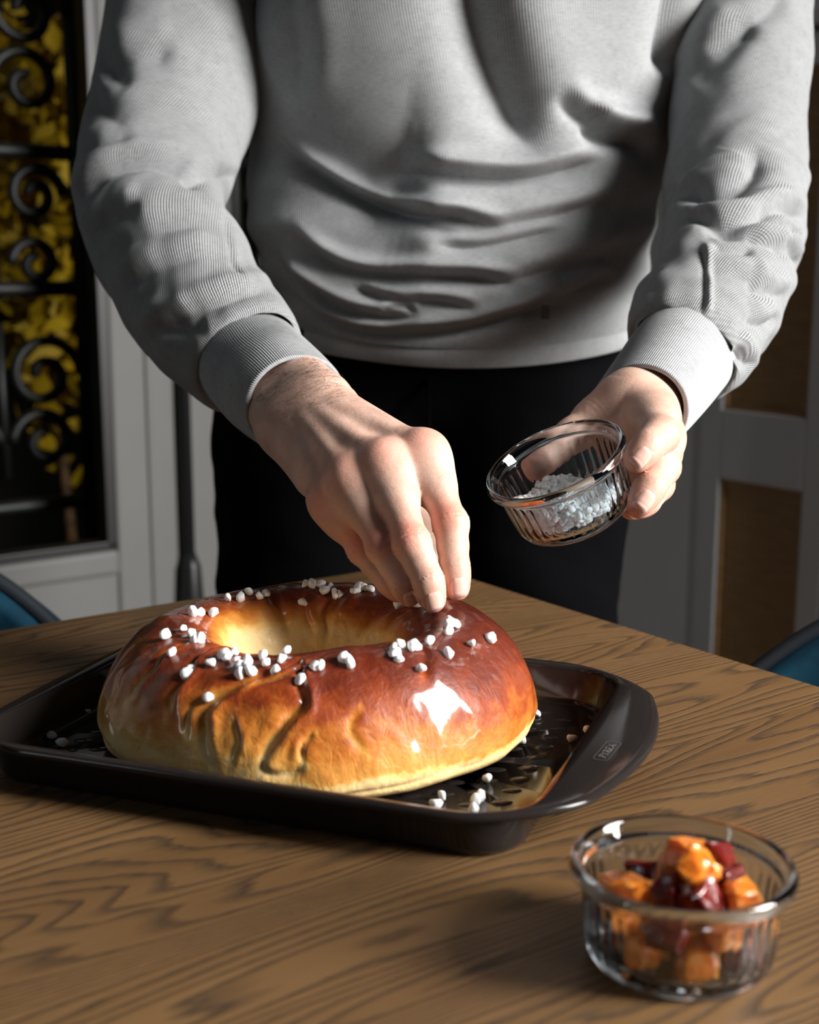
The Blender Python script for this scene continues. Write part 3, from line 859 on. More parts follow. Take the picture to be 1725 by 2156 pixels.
on_bread = [(-0.1118, 0.7787), (-0.1043, 0.7827), (-0.0995, 0.7884), (-0.0936, 0.7839), (-0.0901, 0.7877), (-0.0655, 0.7898), (-0.0658, 0.801), (-0.0613, 0.8009), (-0.0539, 0.7972), (-0.0564, 0.8024), (-0.0501, 0.8022), (-0.0468, 0.7973), (-0.0434, 0.7968), (-0.0348, 0.7928), (-0.0319, 0.7959), (-0.0289, 0.7969), (-0.024, 0.7942), (-0.1281, 0.7442), (-0.1251, 0.7485), (-0.1178, 0.7537), (-0.127, 0.7078), (-0.1355, 0.7), (-0.121, 0.6986), (-0.1182, 0.692), (-0.1154, 0.6924), (-0.1281, 0.6778), (-0.1162, 0.6632), (-0.1174, 0.6606), (-0.1043, 0.6613), (-0.1029, 0.6438), (-0.0939, 0.6719), (-0.0984, 0.6676), (-0.0962, 0.6641), (-0.0901, 0.6598), (-0.0882, 0.6545), (-0.0847, 0.657), (-0.0847, 0.6525), (-0.0823, 0.6495), (-0.0878, 0.6491), (-0.0777, 0.6634), (-0.0744, 0.654), (-0.0695, 0.6509), (-0.0663, 0.656), (-0.0655, 0.668), (-0.0496, 0.6467), (-0.0463, 0.6469), (-0.0545, 0.6403), (-0.0334, 0.6524), (-0.0309, 0.6493), (-0.0054, 0.6689), (-0.009, 0.6637), (-0.0082, 0.6595), (-0.0057, 0.657), (0.0006, 0.6674), (0.0022, 0.6702), (0.0104, 0.6799), (0.0225, 0.7125), (0.0221, 0.7041), (0.0253, 0.7066), (0.0208, 0.6963), (0.0332, 0.6909), (0.045, 0.7052), (0.0198, 0.6731), (0.005, 0.6551), (0.0054, 0.749), (-0.0063, 0.7744)]
for i, (x, y) in enumerate(on_bread):
    hit = bvh.ray_cast(Vector((x, y, 1.0)), Vector((0, 0, -1)))
    if hit[0] is None: continue
    q = hit[0] + hit[1] * (0.0021 if hit[1].z > 0 else -0.0021)
    if y > 0.735: lb_, gp_ = 'white pearl sugar grain on the half of the bread ring next to the person', 'sugar grains beyond the hole of the bread'
    elif x > -0.012: lb_, gp_ = 'white pearl sugar grain on the smooth dark crust below the sprinkling fingers', 'sugar grains below the fingers'
    else: lb_, gp_ = 'white pearl sugar grain among the creases of the wrinkled side of the bread ring', 'sugar grains on the creased crust'
    pearl(q.x, q.y, q.z, lb_, gp_, 0.85 + 0.35 * ((i * 37) % 10) / 10)
for i, (x, y) in enumerate([(0.0779, 0.7611), (0.0638, 0.7158), (0.0942, 0.7187), (0.1051, 0.7313), (0.0415, 0.6586), (0.0362, 0.6354), (0.0339, 0.6299), (0.0324, 0.6194), (0.0168, 0.6348), (0.0128, 0.6251)]):
    pearl(x, y, 0.7556, 'white pearl sugar grain fallen on the tray between bread and handle rim', 'sugar grains on the bright end of the tray', 0.95 + 0.2 * ((i * 3) % 4) / 4)
for i, (x, y) in enumerate([(-0.1969, 0.7767), (-0.1993, 0.7666), (-0.2071, 0.7532), (-0.2105, 0.7448), (-0.2085, 0.7235), (-0.2001, 0.7120), (-0.1962, 0.7813)]):
    pearl(x, y, 0.7556, 'white pearl sugar grain in the shaded end of the tray', 'sugar grains on the shaded end of the tray', 0.95 + 0.2 * ((i * 3) % 4) / 4)

# ================================================================== glass ramekins
def ramekin(label, mat_world):
    seg = 288
    outer = [(0.0, 0.0), (0.030, 0.0), (0.0345, 0.0008), (0.0365, 0.003), (0.0378, 0.007), (0.0388, 0.016), (0.0396, 0.027), (0.0400, 0.0315), (0.0408, 0.0330), (0.0430, 0.0345), (0.0447, 0.0365), (0.0450, 0.0385),
             (0.0446, 0.0405), (0.0434, 0.0417), (0.0418, 0.0415), (0.0408, 0.0400), (0.0398, 0.0375), (0.0382, 0.0330), (0.0368, 0.0270), (0.0356, 0.016), (0.0346, 0.0095), (0.0325, 0.0065), (0.028, 0.0052), (0.0, 0.0050)]
    pr = catmull(np.array(outer), 96)
    v, f = lathe(pr, seg)
    a = np.linspace(0, TAU, seg, endpoint=False)
    i_in = int(96 * 13.5 / 23)
    for i in range(len(pr)):
        z = pr[i, 1]
        w = np.clip((z - 0.004) / 0.004, 0, 1) * np.clip((0.0325 - z) / 0.003, 0, 1)
        if pr[i, 0] < 0.03: w = 0
        amp = 0.00055 if i >= i_in else 0.00022
        g = np.abs(np.sin(a * 18)) - 0.5
        v[i, :, 0] += w * amp * g * np.cos(a); v[i, :, 1] += w * amp * g * np.sin(a)
    # close the two poles
    V = v.reshape(-1, 3)
    bm = bmesh.new()
    vs = [bm.verts.new(q) for q in V]
    for q in f: bm.faces.new([vs[k] for k in q])
    bmesh.ops.remove_doubles(bm, verts=bm.verts, dist=1e-6)
    bmesh.ops.recalc_face_normals(bm, faces=bm.faces)
    o = bm_obj('glass_ramekin', bm, M['glass'], None, True)
    o.matrix_world = mat_world
    tag(o, label, 'bowl')
    return o
FB = Vector((0.1091, 0.4867, 0.7915)); FB.z = 0.7501
ramekin('clear fluted glass ramekin of candied fruit standing on the table', Matrix.Translation(FB))
# candied fruit in it
def fruit_mesh(name, seed, s):
    bm = bmesh.new()
    bmesh.ops.create_cube(bm, size=1.0)
    r = np.random.default_rng(seed)
    for v in bm.verts: v.co = Vector(np.array(v.co) * (1 + 0.40 * r.uniform(-1, 1, 3)) + 0.12 * r.normal(size=3))
    bmesh.ops.bevel(bm, geom=list(bm.edges), offset=0.24, segments=3, profile=0.6, affect='EDGES')
    bmesh.ops.subdivide_edges(bm, edges=list(bm.edges), cuts=1, use_grid_fill=True)
    for v in bm.verts: v.co = (v.co + Vector(0.040 * r.normal(size=3))) * s
    me = bpy.data.meshes.new(name); bm.to_mesh(me); bm.free()
    me.polygons.foreach_set('use_smooth', [True] * len(me.polygons))
    return me
fm = {}
for c in ('orange', 'cherry'):
    fm[c] = [fruit_mesh('candied_fruit_cube', 90 + k + (40 if c == 'cherry' else 0), 0.0112) for k in range(5)]
    for me in fm[c]: me.materials.append(M[c])
spots = []
for k in range(8): spots.append((0.0262 * math.cos(k * TAU / 8), 0.0262 * math.sin(k * TAU / 8), 0.0125))
for k in range(3): spots.append((0.0095 * math.cos(k * TAU / 3 + 0.5), 0.0095 * math.sin(k * TAU / 3 + 0.5), 0.0125))
for k in range(8): spots.append((0.0270 * math.cos(k * TAU / 8 + 0.4), 0.0270 * math.sin(k * TAU / 8 + 0.4), 0.0232))
for k in range(3): spots.append((0.0105 * math.cos(k * TAU / 3 - 0.5), 0.0105 * math.sin(k * TAU / 3 - 0.5), 0.0230))
spots += [(-0.004, 0.006, 0.0320), (0.018, 0.006, 0.0312), (0.021, -0.010, 0.0310), (-0.021, -0.006, 0.0300), (-0.0065, -0.009, 0.0318), (0.006, -0.014, 0.0322), (0.007, 0.019, 0.0315), (0.001, 0.004, 0.0415), (0.0155, 0.003, 0.0398), (0.004, -0.008, 0.0412)]
cols = 'orange cherry orange orange cherry orange orange cherry orange cherry orange cherry orange cherry orange orange cherry orange orange cherry orange orange orange cherry orange orange cherry cherry cherry orange cherry orange orange orange'.split()
for k, (x, y, z) in enumerate(spots):
    c = cols[k % len(cols)]
    o = bpy.data.objects.new('candied_fruit_cube', fm[c][k % 5]); COL.objects.link(o)
    o.location = (FB.x + x, FB.y + y, FB.z + z); o.rotation_euler = (k * 1.9, k * 0.8, k * 2.3)
    if c == 'orange': tag(o, 'glossy orange candied fruit cube in the glass ramekin on the table', 'candied fruit', 'orange candied cubes in the ramekin')
    else: tag(o, 'dark red candied fruit cube in the glass ramekin on the table', 'candied fruit', 'dark red candied cubes in the ramekin')

# ramekin held in the hand: its axis leans towards the viewer and to the left
HN = Vector((-0.40, -0.27, 0.876)).normalized()
HX = Vector((0.97, 0, 0.2)); HX = (HX - HN * HX.dot(HN)).normalized(); HY = HN.cross(HX)
HC = Vector((0.0877, 0.7839, 0.9087))                # centre of its rim
HB = HC - HN * 0.0405
HM = Matrix(((HX.x, HY.x, HN.x, HB.x), (HX.y, HY.y, HN.y, HB.y), (HX.z, HY.z, HN.z, HB.z), (0, 0, 0, 1)))
ramekin('clear fluted glass ramekin of pearl sugar tilted in the hand', HM)
# heap of sugar inside: many small lumps, higher on the low side
bm = bmesh.new()
r = np.random.default_rng(5)
src = [np.array([v.co[:] for v in me.vertices]) for me in lumps]; sf = [[tuple(p.vertices) for p in me.polygons] for me in lumps]
vv, ff = [], []; base = 0
placed = 0
for k in range(8200):
    x, y = r.uniform(-0.033, 0.033, 2)
    rr_ = math.hypot(x, y)
    low = (-0.6 * x - 0.55 * y) / 0.033
    top = 0.0165 + 0.0075 * low + 0.0045 * math.sin(x * 160) * math.cos(y * 140)
    z = r.uniform(0.0078, 0.030)
    if z > top: continue
    wall = np.interp(z, [0.0052, 0.0095, 0.016, 0.027], [0.028, 0.0335, 0.0345, 0.0357]) - 0.0032
    if rr_ > wall: continue
    if z < top - 0.006 and rr_ < wall - 0.007: continue
    j = k % 8
    rot = np.array(Euler((k * 1.1, k * 0.7, k * 2.0)).to_matrix())
    s = r.uniform(0.45, 0.80)
    vv.append(src[j] @ rot.T * s + np.array([x, y, z])); ff += [tuple(q + base for q in t) for t in sf[j]]; base += len(src[j])
heap = mesh_obj('pearl_sugar_heap', np.concatenate(vv), ff, M['sugar'], None)
heap.matrix_world = HM
tag(heap, 'heap of white pearl sugar in the tilted glass ramekin', 'sugar', kind='stuff')

# ================================================================== the person
person = empty('person', (0.055, 1.30, 0.0))
tag(person, 'person in a grey sweater and black jeans sprinkling sugar over the bread', 'person')
PO = np.array([0.055, 1.30, 0.0])

def A(*t): return np.array(t, float)
# ---- right hand (over the bread): joint centres and radii
rh = dict(
    arm=[(-0.1406, 0.9936, 0.9779), (-0.1007, 0.9167, 0.9487)],
    wr_u=(-0.0832, 0.8675, 0.9202), wr_r=(-0.0575, 0.8646, 0.9367), el_u=(-0.1279, 0.9666, 0.9591), el_r=(-0.1143, 0.9667, 0.9706),
    index=[((0.0088, 0.7894, 0.9108), 0.0118), ((0.0246, 0.7570, 0.8742), 0.0095), ((0.0262, 0.7426, 0.8522), 0.0085), ((0.0276, 0.7402, 0.8399), 0.0077)],
    middle=[((-0.0145, 0.7812, 0.9051), 0.0121), ((0.0015, 0.7421, 0.8656), 0.0099), ((0.0105, 0.7314, 0.8469), 0.0087), ((0.0133, 0.7312, 0.8352), 0.0079)],
    ring=[((-0.0354, 0.7845, 0.8958), 0.0113), ((-0.0153, 0.7534, 0.8609), 0.0093), ((-0.0035, 0.7437, 0.8422), 0.0082), ((-0.0001, 0.7453, 0.8344), 0.0073)],
    pinky=[((-0.0486, 0.7950, 0.8815), 0.0100), ((-0.0284, 0.7815, 0.8532), 0.0085), ((-0.0137, 0.7703, 0.8374), 0.0074), ((-0.0070, 0.7670, 0.8306), 0.0066)],
    thumb=[((-0.0466, 0.8629, 0.9170), 0.0150), ((-0.0084, 0.8265, 0.8863), 0.0125), ((0.0110, 0.7883, 0.8571), 0.0108), ((0.0177, 0.7590, 0.8367), 0.0085)],
)
lh = dict(
    wr_u=(0.1605, 0.8647, 0.9266), wr_r=(0.1450, 0.8669, 0.9384), el_u=(0.2036, 0.9551, 0.9627), el_r=(0.1933, 0.9567, 0.9715),
    index=[((0.1572, 0.8384, 0.9278), 0.0130), ((0.1532, 0.7947, 0.9227), 0.0108), ((0.1435, 0.7776, 0.9183), 0.0092), ((0.1359, 0.7731, 0.9106), 0.0083)],
    middle=[((0.1622, 0.8458, 0.9129), 0.0128), ((0.1552, 0.7969, 0.9023), 0.0106), ((0.1454, 0.7769, 0.8933), 0.0093), ((0.1386, 0.7722, 0.8845), 0.0084)],
    ring=[((0.1626, 0.8559, 0.9021), 0.0120), ((0.1568, 0.8186, 0.8877), 0.0100), ((0.1475, 0.7991, 0.8814), 0.0088), ((0.1414, 0.7904, 0.8788), 0.0078)],
    pinky=[((0.1610, 0.8666, 0.8941), 0.0110), ((0.1566, 0.8396, 0.8804), 0.0090), ((0.1467, 0.8221, 0.8741), 0.0076), ((0.1402, 0.8137, 0.8726), 0.0068)],
    thumb=[((0.1441, 0.8666, 0.9258), 0.0135), ((0.1207, 0.8637, 0.9216), 0.0128), ((0.0960, 0.8459, 0.9082), 0.0108), ((0.0807, 0.8354, 0.8957), 0.0088)],
)
def build_hand(H, h, is_right):
    allp = np.array([p for k in ('index', 'middle', 'ring', 'pinky', 'thumb') for p, _ in H[k]] + [H['wr_u'], H['wr_r'], H['el_u'], H['el_r']])
    F = Field(allp.min(0) - 0.032, allp.max(0) + 0.032, h)
    palm = F.f
    q = {k: A(*H[k]) for k in ('wr_u', 'wr_r', 'el_u', 'el_r')}
    wr = (q['wr_u'] + q['wr_r']) / 2
    # forearm: two bones, flattened at the wrist
    wrr = 0.0190 if is_right else 0.0160
    add_cap(F, palm, q['el_u'], q['wr_u'], 0.0200, wrr, 0.02)
    add_cap(F, palm, q['el_r'], q['wr_r'], 0.0200, wrr, 0.02)
    mcp = {k: A(*H[k][0][0]) for k in ('index', 'middle', 'ring', 'pinky')}
    for k, t in (('index', 0.92), ('middle', 0.66), ('ring', 0.34), ('pinky', 0.05)):
        s = q['wr_u'] + (q['wr_r'] - q['wr_u']) * t
        add_cap(F, palm, s, mcp[k], 0.0155 if is_right else 0.0135, 0.0113 if k != 'pinky' else 0.0100, 0.011)
    # palm body behind the metacarpals
    nrm = np.cross(mcp['index'] - wr, mcp['pinky'] - wr); nrm /= np.linalg.norm(nrm)
    th = A(*H['thumb'][1][0])
    if nrm @ (th - wr) < 0: nrm = -nrm           # points to the palm side
    cen = (mcp['index'] + mcp['pinky'] + 2 * wr) / 4
    add_cap(F, palm, wr + nrm * 0.004, cen + nrm * 0.007, 0.019, 0.018, 0.016)
    add_cap(F, palm, cen + nrm * 0.007, (mcp['middle'] + mcp['ring']) / 2 + nrm * 0.006, 0.018, 0.012, 0.014)
    add_cap(F, palm, q['wr_u'] + nrm * 0.005, mcp['pinky'] + (q['wr_u'] - mcp['pinky']) * 0.35 + nrm * 0.005, 0.017, 0.0125, 0.014)
    ks = ['index', 'middle', 'ring', 'pinky']
    for i in range(3):                           # the web of skin between neighbouring fingers
        (p0, _), (p1, _) = H[ks[i]][0], H[ks[i]][1]; (q0, _), (q1, _) = H[ks[i + 1]][0], H[ks[i + 1]][1]
        a_ = A(*p0) * 0.76 + A(*p1) * 0.24 + nrm * 0.003; b_ = A(*q0) * 0.76 + A(*q1) * 0.24 + nrm * 0.003
        add_cap(F, palm, a_, b_, 0.0085, 0.0085, 0.010)
        add_cap(F, palm, mcp[ks[i]] + nrm * 0.001, mcp[ks[i + 1]] + nrm * 0.001, 0.0112, 0.0105, 0.010)
    # knuckle heads and tendons on the back of the hand
    for k in mcp:
        add_cap(F, palm, mcp[k] - nrm * 0.0066, mcp[k] - nrm * 0.0066, 0.0072 if k != 'pinky' else 0.0064, 0.0072 if k != 'pinky' else 0.0064, 0.006)
    # tendons and a few veins on the back of the hand
    for k, t in (('index', 0.75), ('middle', 0.6), ('ring', 0.42), ('pinky', 0.25)):
        s = q['wr_u'] + (q['wr_r'] - q['wr_u']) * t
        m0 = mcp[k] + (s - mcp[k]) * 0.16 - nrm * 0.0102; m1 = mcp[k] + (s - mcp[k]) * 0.72 - nrm * 0.0124
        add_cap(F, palm, m0, m1, 0.0030, 0.0020, 0.008)
    def dors(t, al, up): 
        b0 = q['wr_u'] + (q['wr_r'] - q['wr_u']) * t; b1 = mcp['pinky'] + (mcp['index'] - mcp['pinky']) * t
        return b0 + (b1 - b0) * al - nrm * up
    for pl in (((0.80, 0.05), (0.70, 0.30), (0.78, 0.55), (0.72, 0.82)), ((0.45, 0.15), (0.52, 0.45), (0.40, 0.70), (0.45, 0.90)), ((0.70, 0.30), (0.58, 0.50), (0.55, 0.80))):
        vp = [dors(a_, b_, 0.0150 - 0.003 * b_) for a_, b_ in pl]
        for i in range(len(vp) - 1): add_cap(F, palm, vp[i], vp[i + 1], 0.0015, 0.0015, 0.004)
    out = palm.copy()
    for k in ('index', 'middle', 'ring', 'pinky', 'thumb'):
        J = [(A(*p), r) for p, r in H[k]]
        pts = np.array([p for p, _ in J])
        w = F.window(pts.min(0) - 0.026, pts.max(0) + 0.026)
        X = F.pts(w)
        g = None
        for i in range(len(J) - 1):
            (a, ra), (b, rb) = J[i], J[i + 1]
            m = (a + b) / 2; waist = (ra + rb) / 2 * (1.03 if i == 0 else 0.985)
            for (s0, r0, s1, r1) in ((a, ra, m, waist), (m, waist, b, rb)):
                d = cap_sdf(X, s0, s1, r0, r1)
                g = d if g is None else smin(g, d, 0.004)
        # pad of the finger tip and the knobs of the knuckles
        a, b = J[-2][0], J[-1][0]
        ax = (b - a) / np.linalg.norm(b - a)
        for i in (1,):
            p, rr = J[i]
            g = smin(g, cap_sdf(X, p - nrm * 0.0009, p - nrm * 0.0009, rr * 0.97, rr * 0.97), 0.006)
        # skin creases over the knuckles
        for i, n_c, sp in ((1, 4, 0.0027), (2, 3, 0.0022)):
            p = J[i][0]; t = J[i + 1][0] - J[i - 1][0]; t /= np.linalg.norm(t)
            s = (X[0] - p[0]) * t[0] + (X[1] - p[1]) * t[1] + (X[2] - p[2]) * t[2]
            g = g + (0.00052 if is_right else 0.00028) * np.exp(-(s / (sp * n_c * 0.42)) ** 2) * np.cos(s / sp * TAU)
        kk = 0.016 if k != 'thumb' else 0.020
        out[w] = np.minimum(out[w], smin(palm[w], g.astype(np.float32), kk))
    v, f = surface_nets(F, out)
    v = relax(v, f, 2, 0.4)
    red = np.zeros(len(v))
    for k in ('index', 'middle', 'ring', 'pinky', 'thumb'):
        for i, (p, r_) in enumerate(H[k]):
            s = (0.0125, 0.0105, 0.008, 0.011)[i]
            red = np.maximum(red, (0.75, 0.85, 0.55, 0.75)[i] * np.exp(-(np.linalg.norm(v - A(*p) + nrm * (0.008 if i < 2 else 0.0), axis=1) / s) ** 2))
    return v, f, red, nrm

parts_v, parts_f, parts_r = [], [], []; off = 0
RV, RF, RRd, Rn = build_hand(rh, 0.00105, True)
LV, LF, LRd, Ln = build_hand(lh, 0.00115, False)
for v, f, r_ in ((RV, RF, RRd), (LV, LF, LRd)):
    parts_v.append(v); parts_f.append(f + off); parts_r.append(r_); off += len(v)
# trunk, arms, legs, neck and head under the clothes
F = Field((-0.42, 0.95, 0.0), (0.52, 1.60, 1.92), 0.0085)
g = F.f
cx = 0.055
bones = [((cx, 1.33, 0.98), (cx, 1.28, 1.20), 0.060, 0.085), ((cx - 0.05, 1.33, 0.95), (cx - 0.07, 1.27, 1.28), 0.060, 0.080), ((cx + 0.05, 1.33, 0.95), (cx + 0.07, 1.27, 1.28), 0.060, 0.080),
         ((cx - 0.09, 1.25, 1.36), (cx + 0.09, 1.25, 1.36), 0.075, 0.075), ((cx, 1.24, 1.40), (cx, 1.20, 1.55), 0.055, 0.052),
         ((cx, 1.19, 1.62), (cx, 1.175, 1.68), 0.072, 0.085), ((cx, 1.15, 1.595), (cx, 1.125, 1.60), 0.05, 0.04), ((cx, 1.085, 1.645), (cx, 1.098, 1.665), 0.013, 0.010),
         ((cx - 0.125, 1.345, 0.90), (cx - 0.14, 1.365, 0.50), 0.060, 0.050), ((cx + 0.045, 1.345, 0.90), (cx + 0.05, 1.365, 0.50), 0.060, 0.050),
         ((cx - 0.14, 1.365, 0.50), (cx - 0.14, 1.39, 0.10), 0.050, 0.036), ((cx + 0.05, 1.365, 0.50), (cx + 0.05, 1.39, 0.10), 0.050, 0.036),
         ((cx - 0.15, 1.39, 0.05), (cx - 0.155, 1.25, 0.04), 0.03, 0.025), ((cx + 0.06, 1.39, 0.05), (cx + 0.065, 1.25, 0.04), 0.03, 0.025)]
for a, b, ra, rb in bones: add_cap(F, g, A(*a), A(*b), ra, rb, 0.05)
for sh, el, fa in (((-0.1942, 1.3316, 1.4157), (-0.2169, 1.1496, 1.0754), (-0.1196, 0.9645, 0.9586)), ((0.2863, 1.3316, 1.4157), (0.2828, 1.1430, 1.0672), (0.2005, 0.9617, 0.9709))):
    add_cap(F, g, A(*sh), A(*el), 0.046, 0.038, 0.04); add_cap(F, g, A(*el), A(*fa), 0.037, 0.030, 0.03)
v, f = surface_nets(F, g); v = relax(v, f, 2, 0.5)
parts_v.append(v); parts_f.append(f + off); parts_r.append(np.zeros(len(v)))
body = mesh_obj('body', np.concatenate(parts_v) - PO, np.concatenate(parts_f), M['skin'], person, True, {'red': np.concatenate(parts_r)})

# finger nails, laid on the skin of the finger tips
tri = BVHTree.FromPolygons([tuple(q) for q in RV.tolist()], RF.tolist())
triL = BVHTree.FromPolygons([tuple(q) for q in LV.tolist()], LF.tolist())
def nail(bv, p_dip, p_tip, nrm_out, w, L, back=0.0):
    p_dip, p_tip = A(*p_dip), A(*p_tip)
    t = p_tip - p_dip; t /= np.linalg.norm(t)
    n = nrm_out - t * (nrm_out @ t); n /= np.linalg.norm(n)
    s = np.cross(t, n)
    nu, nv = 17, 15; vs = []
    c0 = p_tip - t * back
    for i in range(nu):
        a = -1 + 2 * i / (nu - 1)
        for j in range(nv):
            b = -1 + 2 * j / (nv - 1)
            ee = (1 - abs(a) ** 3.2 * 0.55) if a < 0 else (1 - abs(a) ** 4 * 0.38)
            x = b * w * ee
            o = c0 + t * (a * L) + s * x + n * 0.02
            hit = bv.ray_cast(Vector(o), Vector(-n), 0.03)
            q = np.array(hit[0]) if hit[0] is not None and (np.array(hit[0]) - c0) @ n > 0.001 else np.array(bv.find_nearest(Vector(c0 + t * (a * L) + s * x + n * 0.004))[0])
            edge = max(abs(a) ** 6, abs(b) ** 6)
            vs.append(q + n * (0.00055 * (1 - edge) - 0.00025 * edge + (0.0004 if a > 0.6 else 0)))
    m = len(vs)
    lo = [q - n * 0.0012 for q in vs]
    f = grid_faces(nu, nv).tolist()
    f2 = [[k + m for k in q[::-1]] for q in f]
    rim = [i * nv for i in range(nu)] + [(nu - 1) * nv + j for j in range(1, nv)] + [i * nv + nv - 1 for i in range(nu - 2, -1, -1)] + [j for j in range(nv - 2, 0, -1)]
    side = [[rim[k], rim[(k + 1) % len(rim)], rim[(k + 1) % len(rim)] + m, rim[k] + m] for k in range(len(rim))]
    return mesh_obj('fingernail', np.array(vs + lo) - PO, f + f2 + side, M['nail'], person)
vc = A(0.05, -0.94, 0.30)
nail(tri, rh['index'][2][0], rh['index'][3][0], vc + A(0.14, 0, 0), 0.0054, 0.0060, 0.0004)
nail(tri, rh['middle'][2][0], rh['middle'][3][0], vc + A(0.08, 0, 0), 0.0056, 0.0061, 0.0004)
nail(tri, rh['ring'][2][0], rh['ring'][3][0], vc + A(-0.05, 0, 0), 0.0050, 0.0056, 0.0002)
nail(triL, lh['index'][2][0], lh['index'][3][0], A(0.10, -0.95, 0.22), 0.0054, 0.0062, 0.0)
nail(triL, lh['middle'][2][0], lh['middle'][3][0], A(0.12, -0.95, 0.16), 0.0056, 0.0064, 0.0)

# fine hairs on the right wrist
hv, hf = [], []; base = 0
r = np.random.default_rng(3)
w_u, w_r = A(*rh['wr_u']), A(*rh['wr_r']); axis = (w_u + w_r) / 2 - (A(*rh['el_u']) + A(*rh['el_r'])) / 2; axis /= np.linalg.norm(axis)
for k in range(400):
    t = r.uniform(-0.15, 1.1); al = r.uniform(-0.045, 0.030)
    c = w_u + (w_r - w_u) * t + axis * al
    src_ = c + A(0.06 * (t - 0.3), -0.08, 0.06)
    hit = tri.ray_cast(Vector(src_), Vector(c - src_).normalized())
    if hit[0] is None: continue
    n = np.array(hit[1]); p = np.array(hit[0])
    if n @ (src_ - c) < 0: n = -n
    if r.uniform() > np.clip(1.0 - al / 0.028, 0.05, 1): continue
    side = np.cross(n, axis)
    L = r.uniform(0.005, 0.0115)
    d = axis * 0.75 + side * r.normal() * 0.55 + n * 0.25; d /= np.linalg.norm(d)
    d2 = axis * 0.75 + side * r.normal() * 0.75; d2 /= np.linalg.norm(d2)
    pts = [p, p + d * L * 0.5 + n * 0.0004, p + d * L * 0.5 + d2 * L * 0.5]
    v, f = sweep(None, pts, [0.00008, 0.00006, 0.00002], None, seg=3)
    hv.append(v); hf += [[q + base for q in t_] for t_ in f]; base += len(v)
ah = mesh_obj('arm_hair', np.concatenate(hv) - PO, hf, M['hair'], person); tag(ah, kind='stuff')
# hair of the head (above the picture)
bm = bmesh.new(); bmesh.ops.create_uvsphere(bm, u_segments=32, v_segments=20, radius=1.0)
for vtx in list(bm.verts):
    x, y, z = vtx.co
    vtx.co = (cx + 0.092 * x - PO[0], 1.205 + 0.105 * y - PO[1], 1.70 + 0.085 * z + (0.03 if y < -0.5 else 0) * (-y) + 0.004 * math.sin(9 * x + 5 * z))
bm_obj('hair', bm, M['hair'], person, True)

# ------------------------------------------------------------------ sweater
def rows_to_torso():
    # left edge, right edge, centre depth (y), half depth
    L = [(-0.1208, 1.2816, 0.9401), (-0.1319, 1.2896, 0.9820), (-0.1469, 1.2952, 1.0275), (-0.1579, 1.2998, 1.0728), (-0.1563, 1.3022, 1.1177), (-0.1521, 1.3067, 1.1623), (-0.1445, 1.3133, 1.2288), (-0.1352, 1.3197, 1.2731), (-0.1373, 1.3303, 1.3396), (-0.1280, 1.3375, 1.3880), (-0.0736, 1.3424, 1.4189), (-0.0011, 1.3350, 1.4333)]
    R = [(0.2237, 1.2816, 0.9401), (0.2269, 1.2896, 0.9820), (0.2301, 1.2952, 1.0275), (0.2331, 1.2998, 1.0728), (0.2412, 1.3022, 1.1177), (0.2495, 1.3067, 1.1623), (0.2629, 1.3133, 1.2288), (0.2761, 1.3197, 1.2731), (0.2802, 1.3303, 1.3396), (0.2662, 1.3375, 1.3880), (0.2071, 1.3424, 1.4189), (0.1201, 1.3350, 1.4333)]
    yc = [1.300, 1.297, 1.292, 1.287, 1.280, 1.272, 1.262, 1.255, 1.248, 1.245, 1.242, 1.235]
    b = [0.118, 0.127, 0.131, 0.131, 0.132, 0.135, 0.138, 0.137, 0.125, 0.108, 0.085, 0.062]
    rows = []
    for l, r_, y, bb in zip(L, R, yc, b):
        rows.append(((l[0] + r_[0]) / 2, y, (l[2] + r_[2]) / 2, (r_[0] - l[0]) / 2, bb))
    return np.array(rows)
TRW = rows_to_torso()
nz, na = 300, 420
rows = catmull(TRW, nz)
ang = np.linspace(0, TAU, na) + math.pi / 2           # seam at the back
ex = 2 / 2.35
ca, sa = np.cos(ang), np.sin(ang)
sx = np.sign(ca) * np.abs(ca) ** ex; sy = np.sign(sa) * np.abs(sa) ** ex
X = rows[:, 0:1] + rows[:, 3:4] * sx; Y = rows[:, 1:2] + rows[:, 4:5] * sy
Zs = np.repeat(rows[:, 2:3], na, 1)
front = np.repeat(np.clip(-sy, 0, 1)[None], nz, 0); sidew = np.repeat(np.abs(sx)[None], nz, 0)
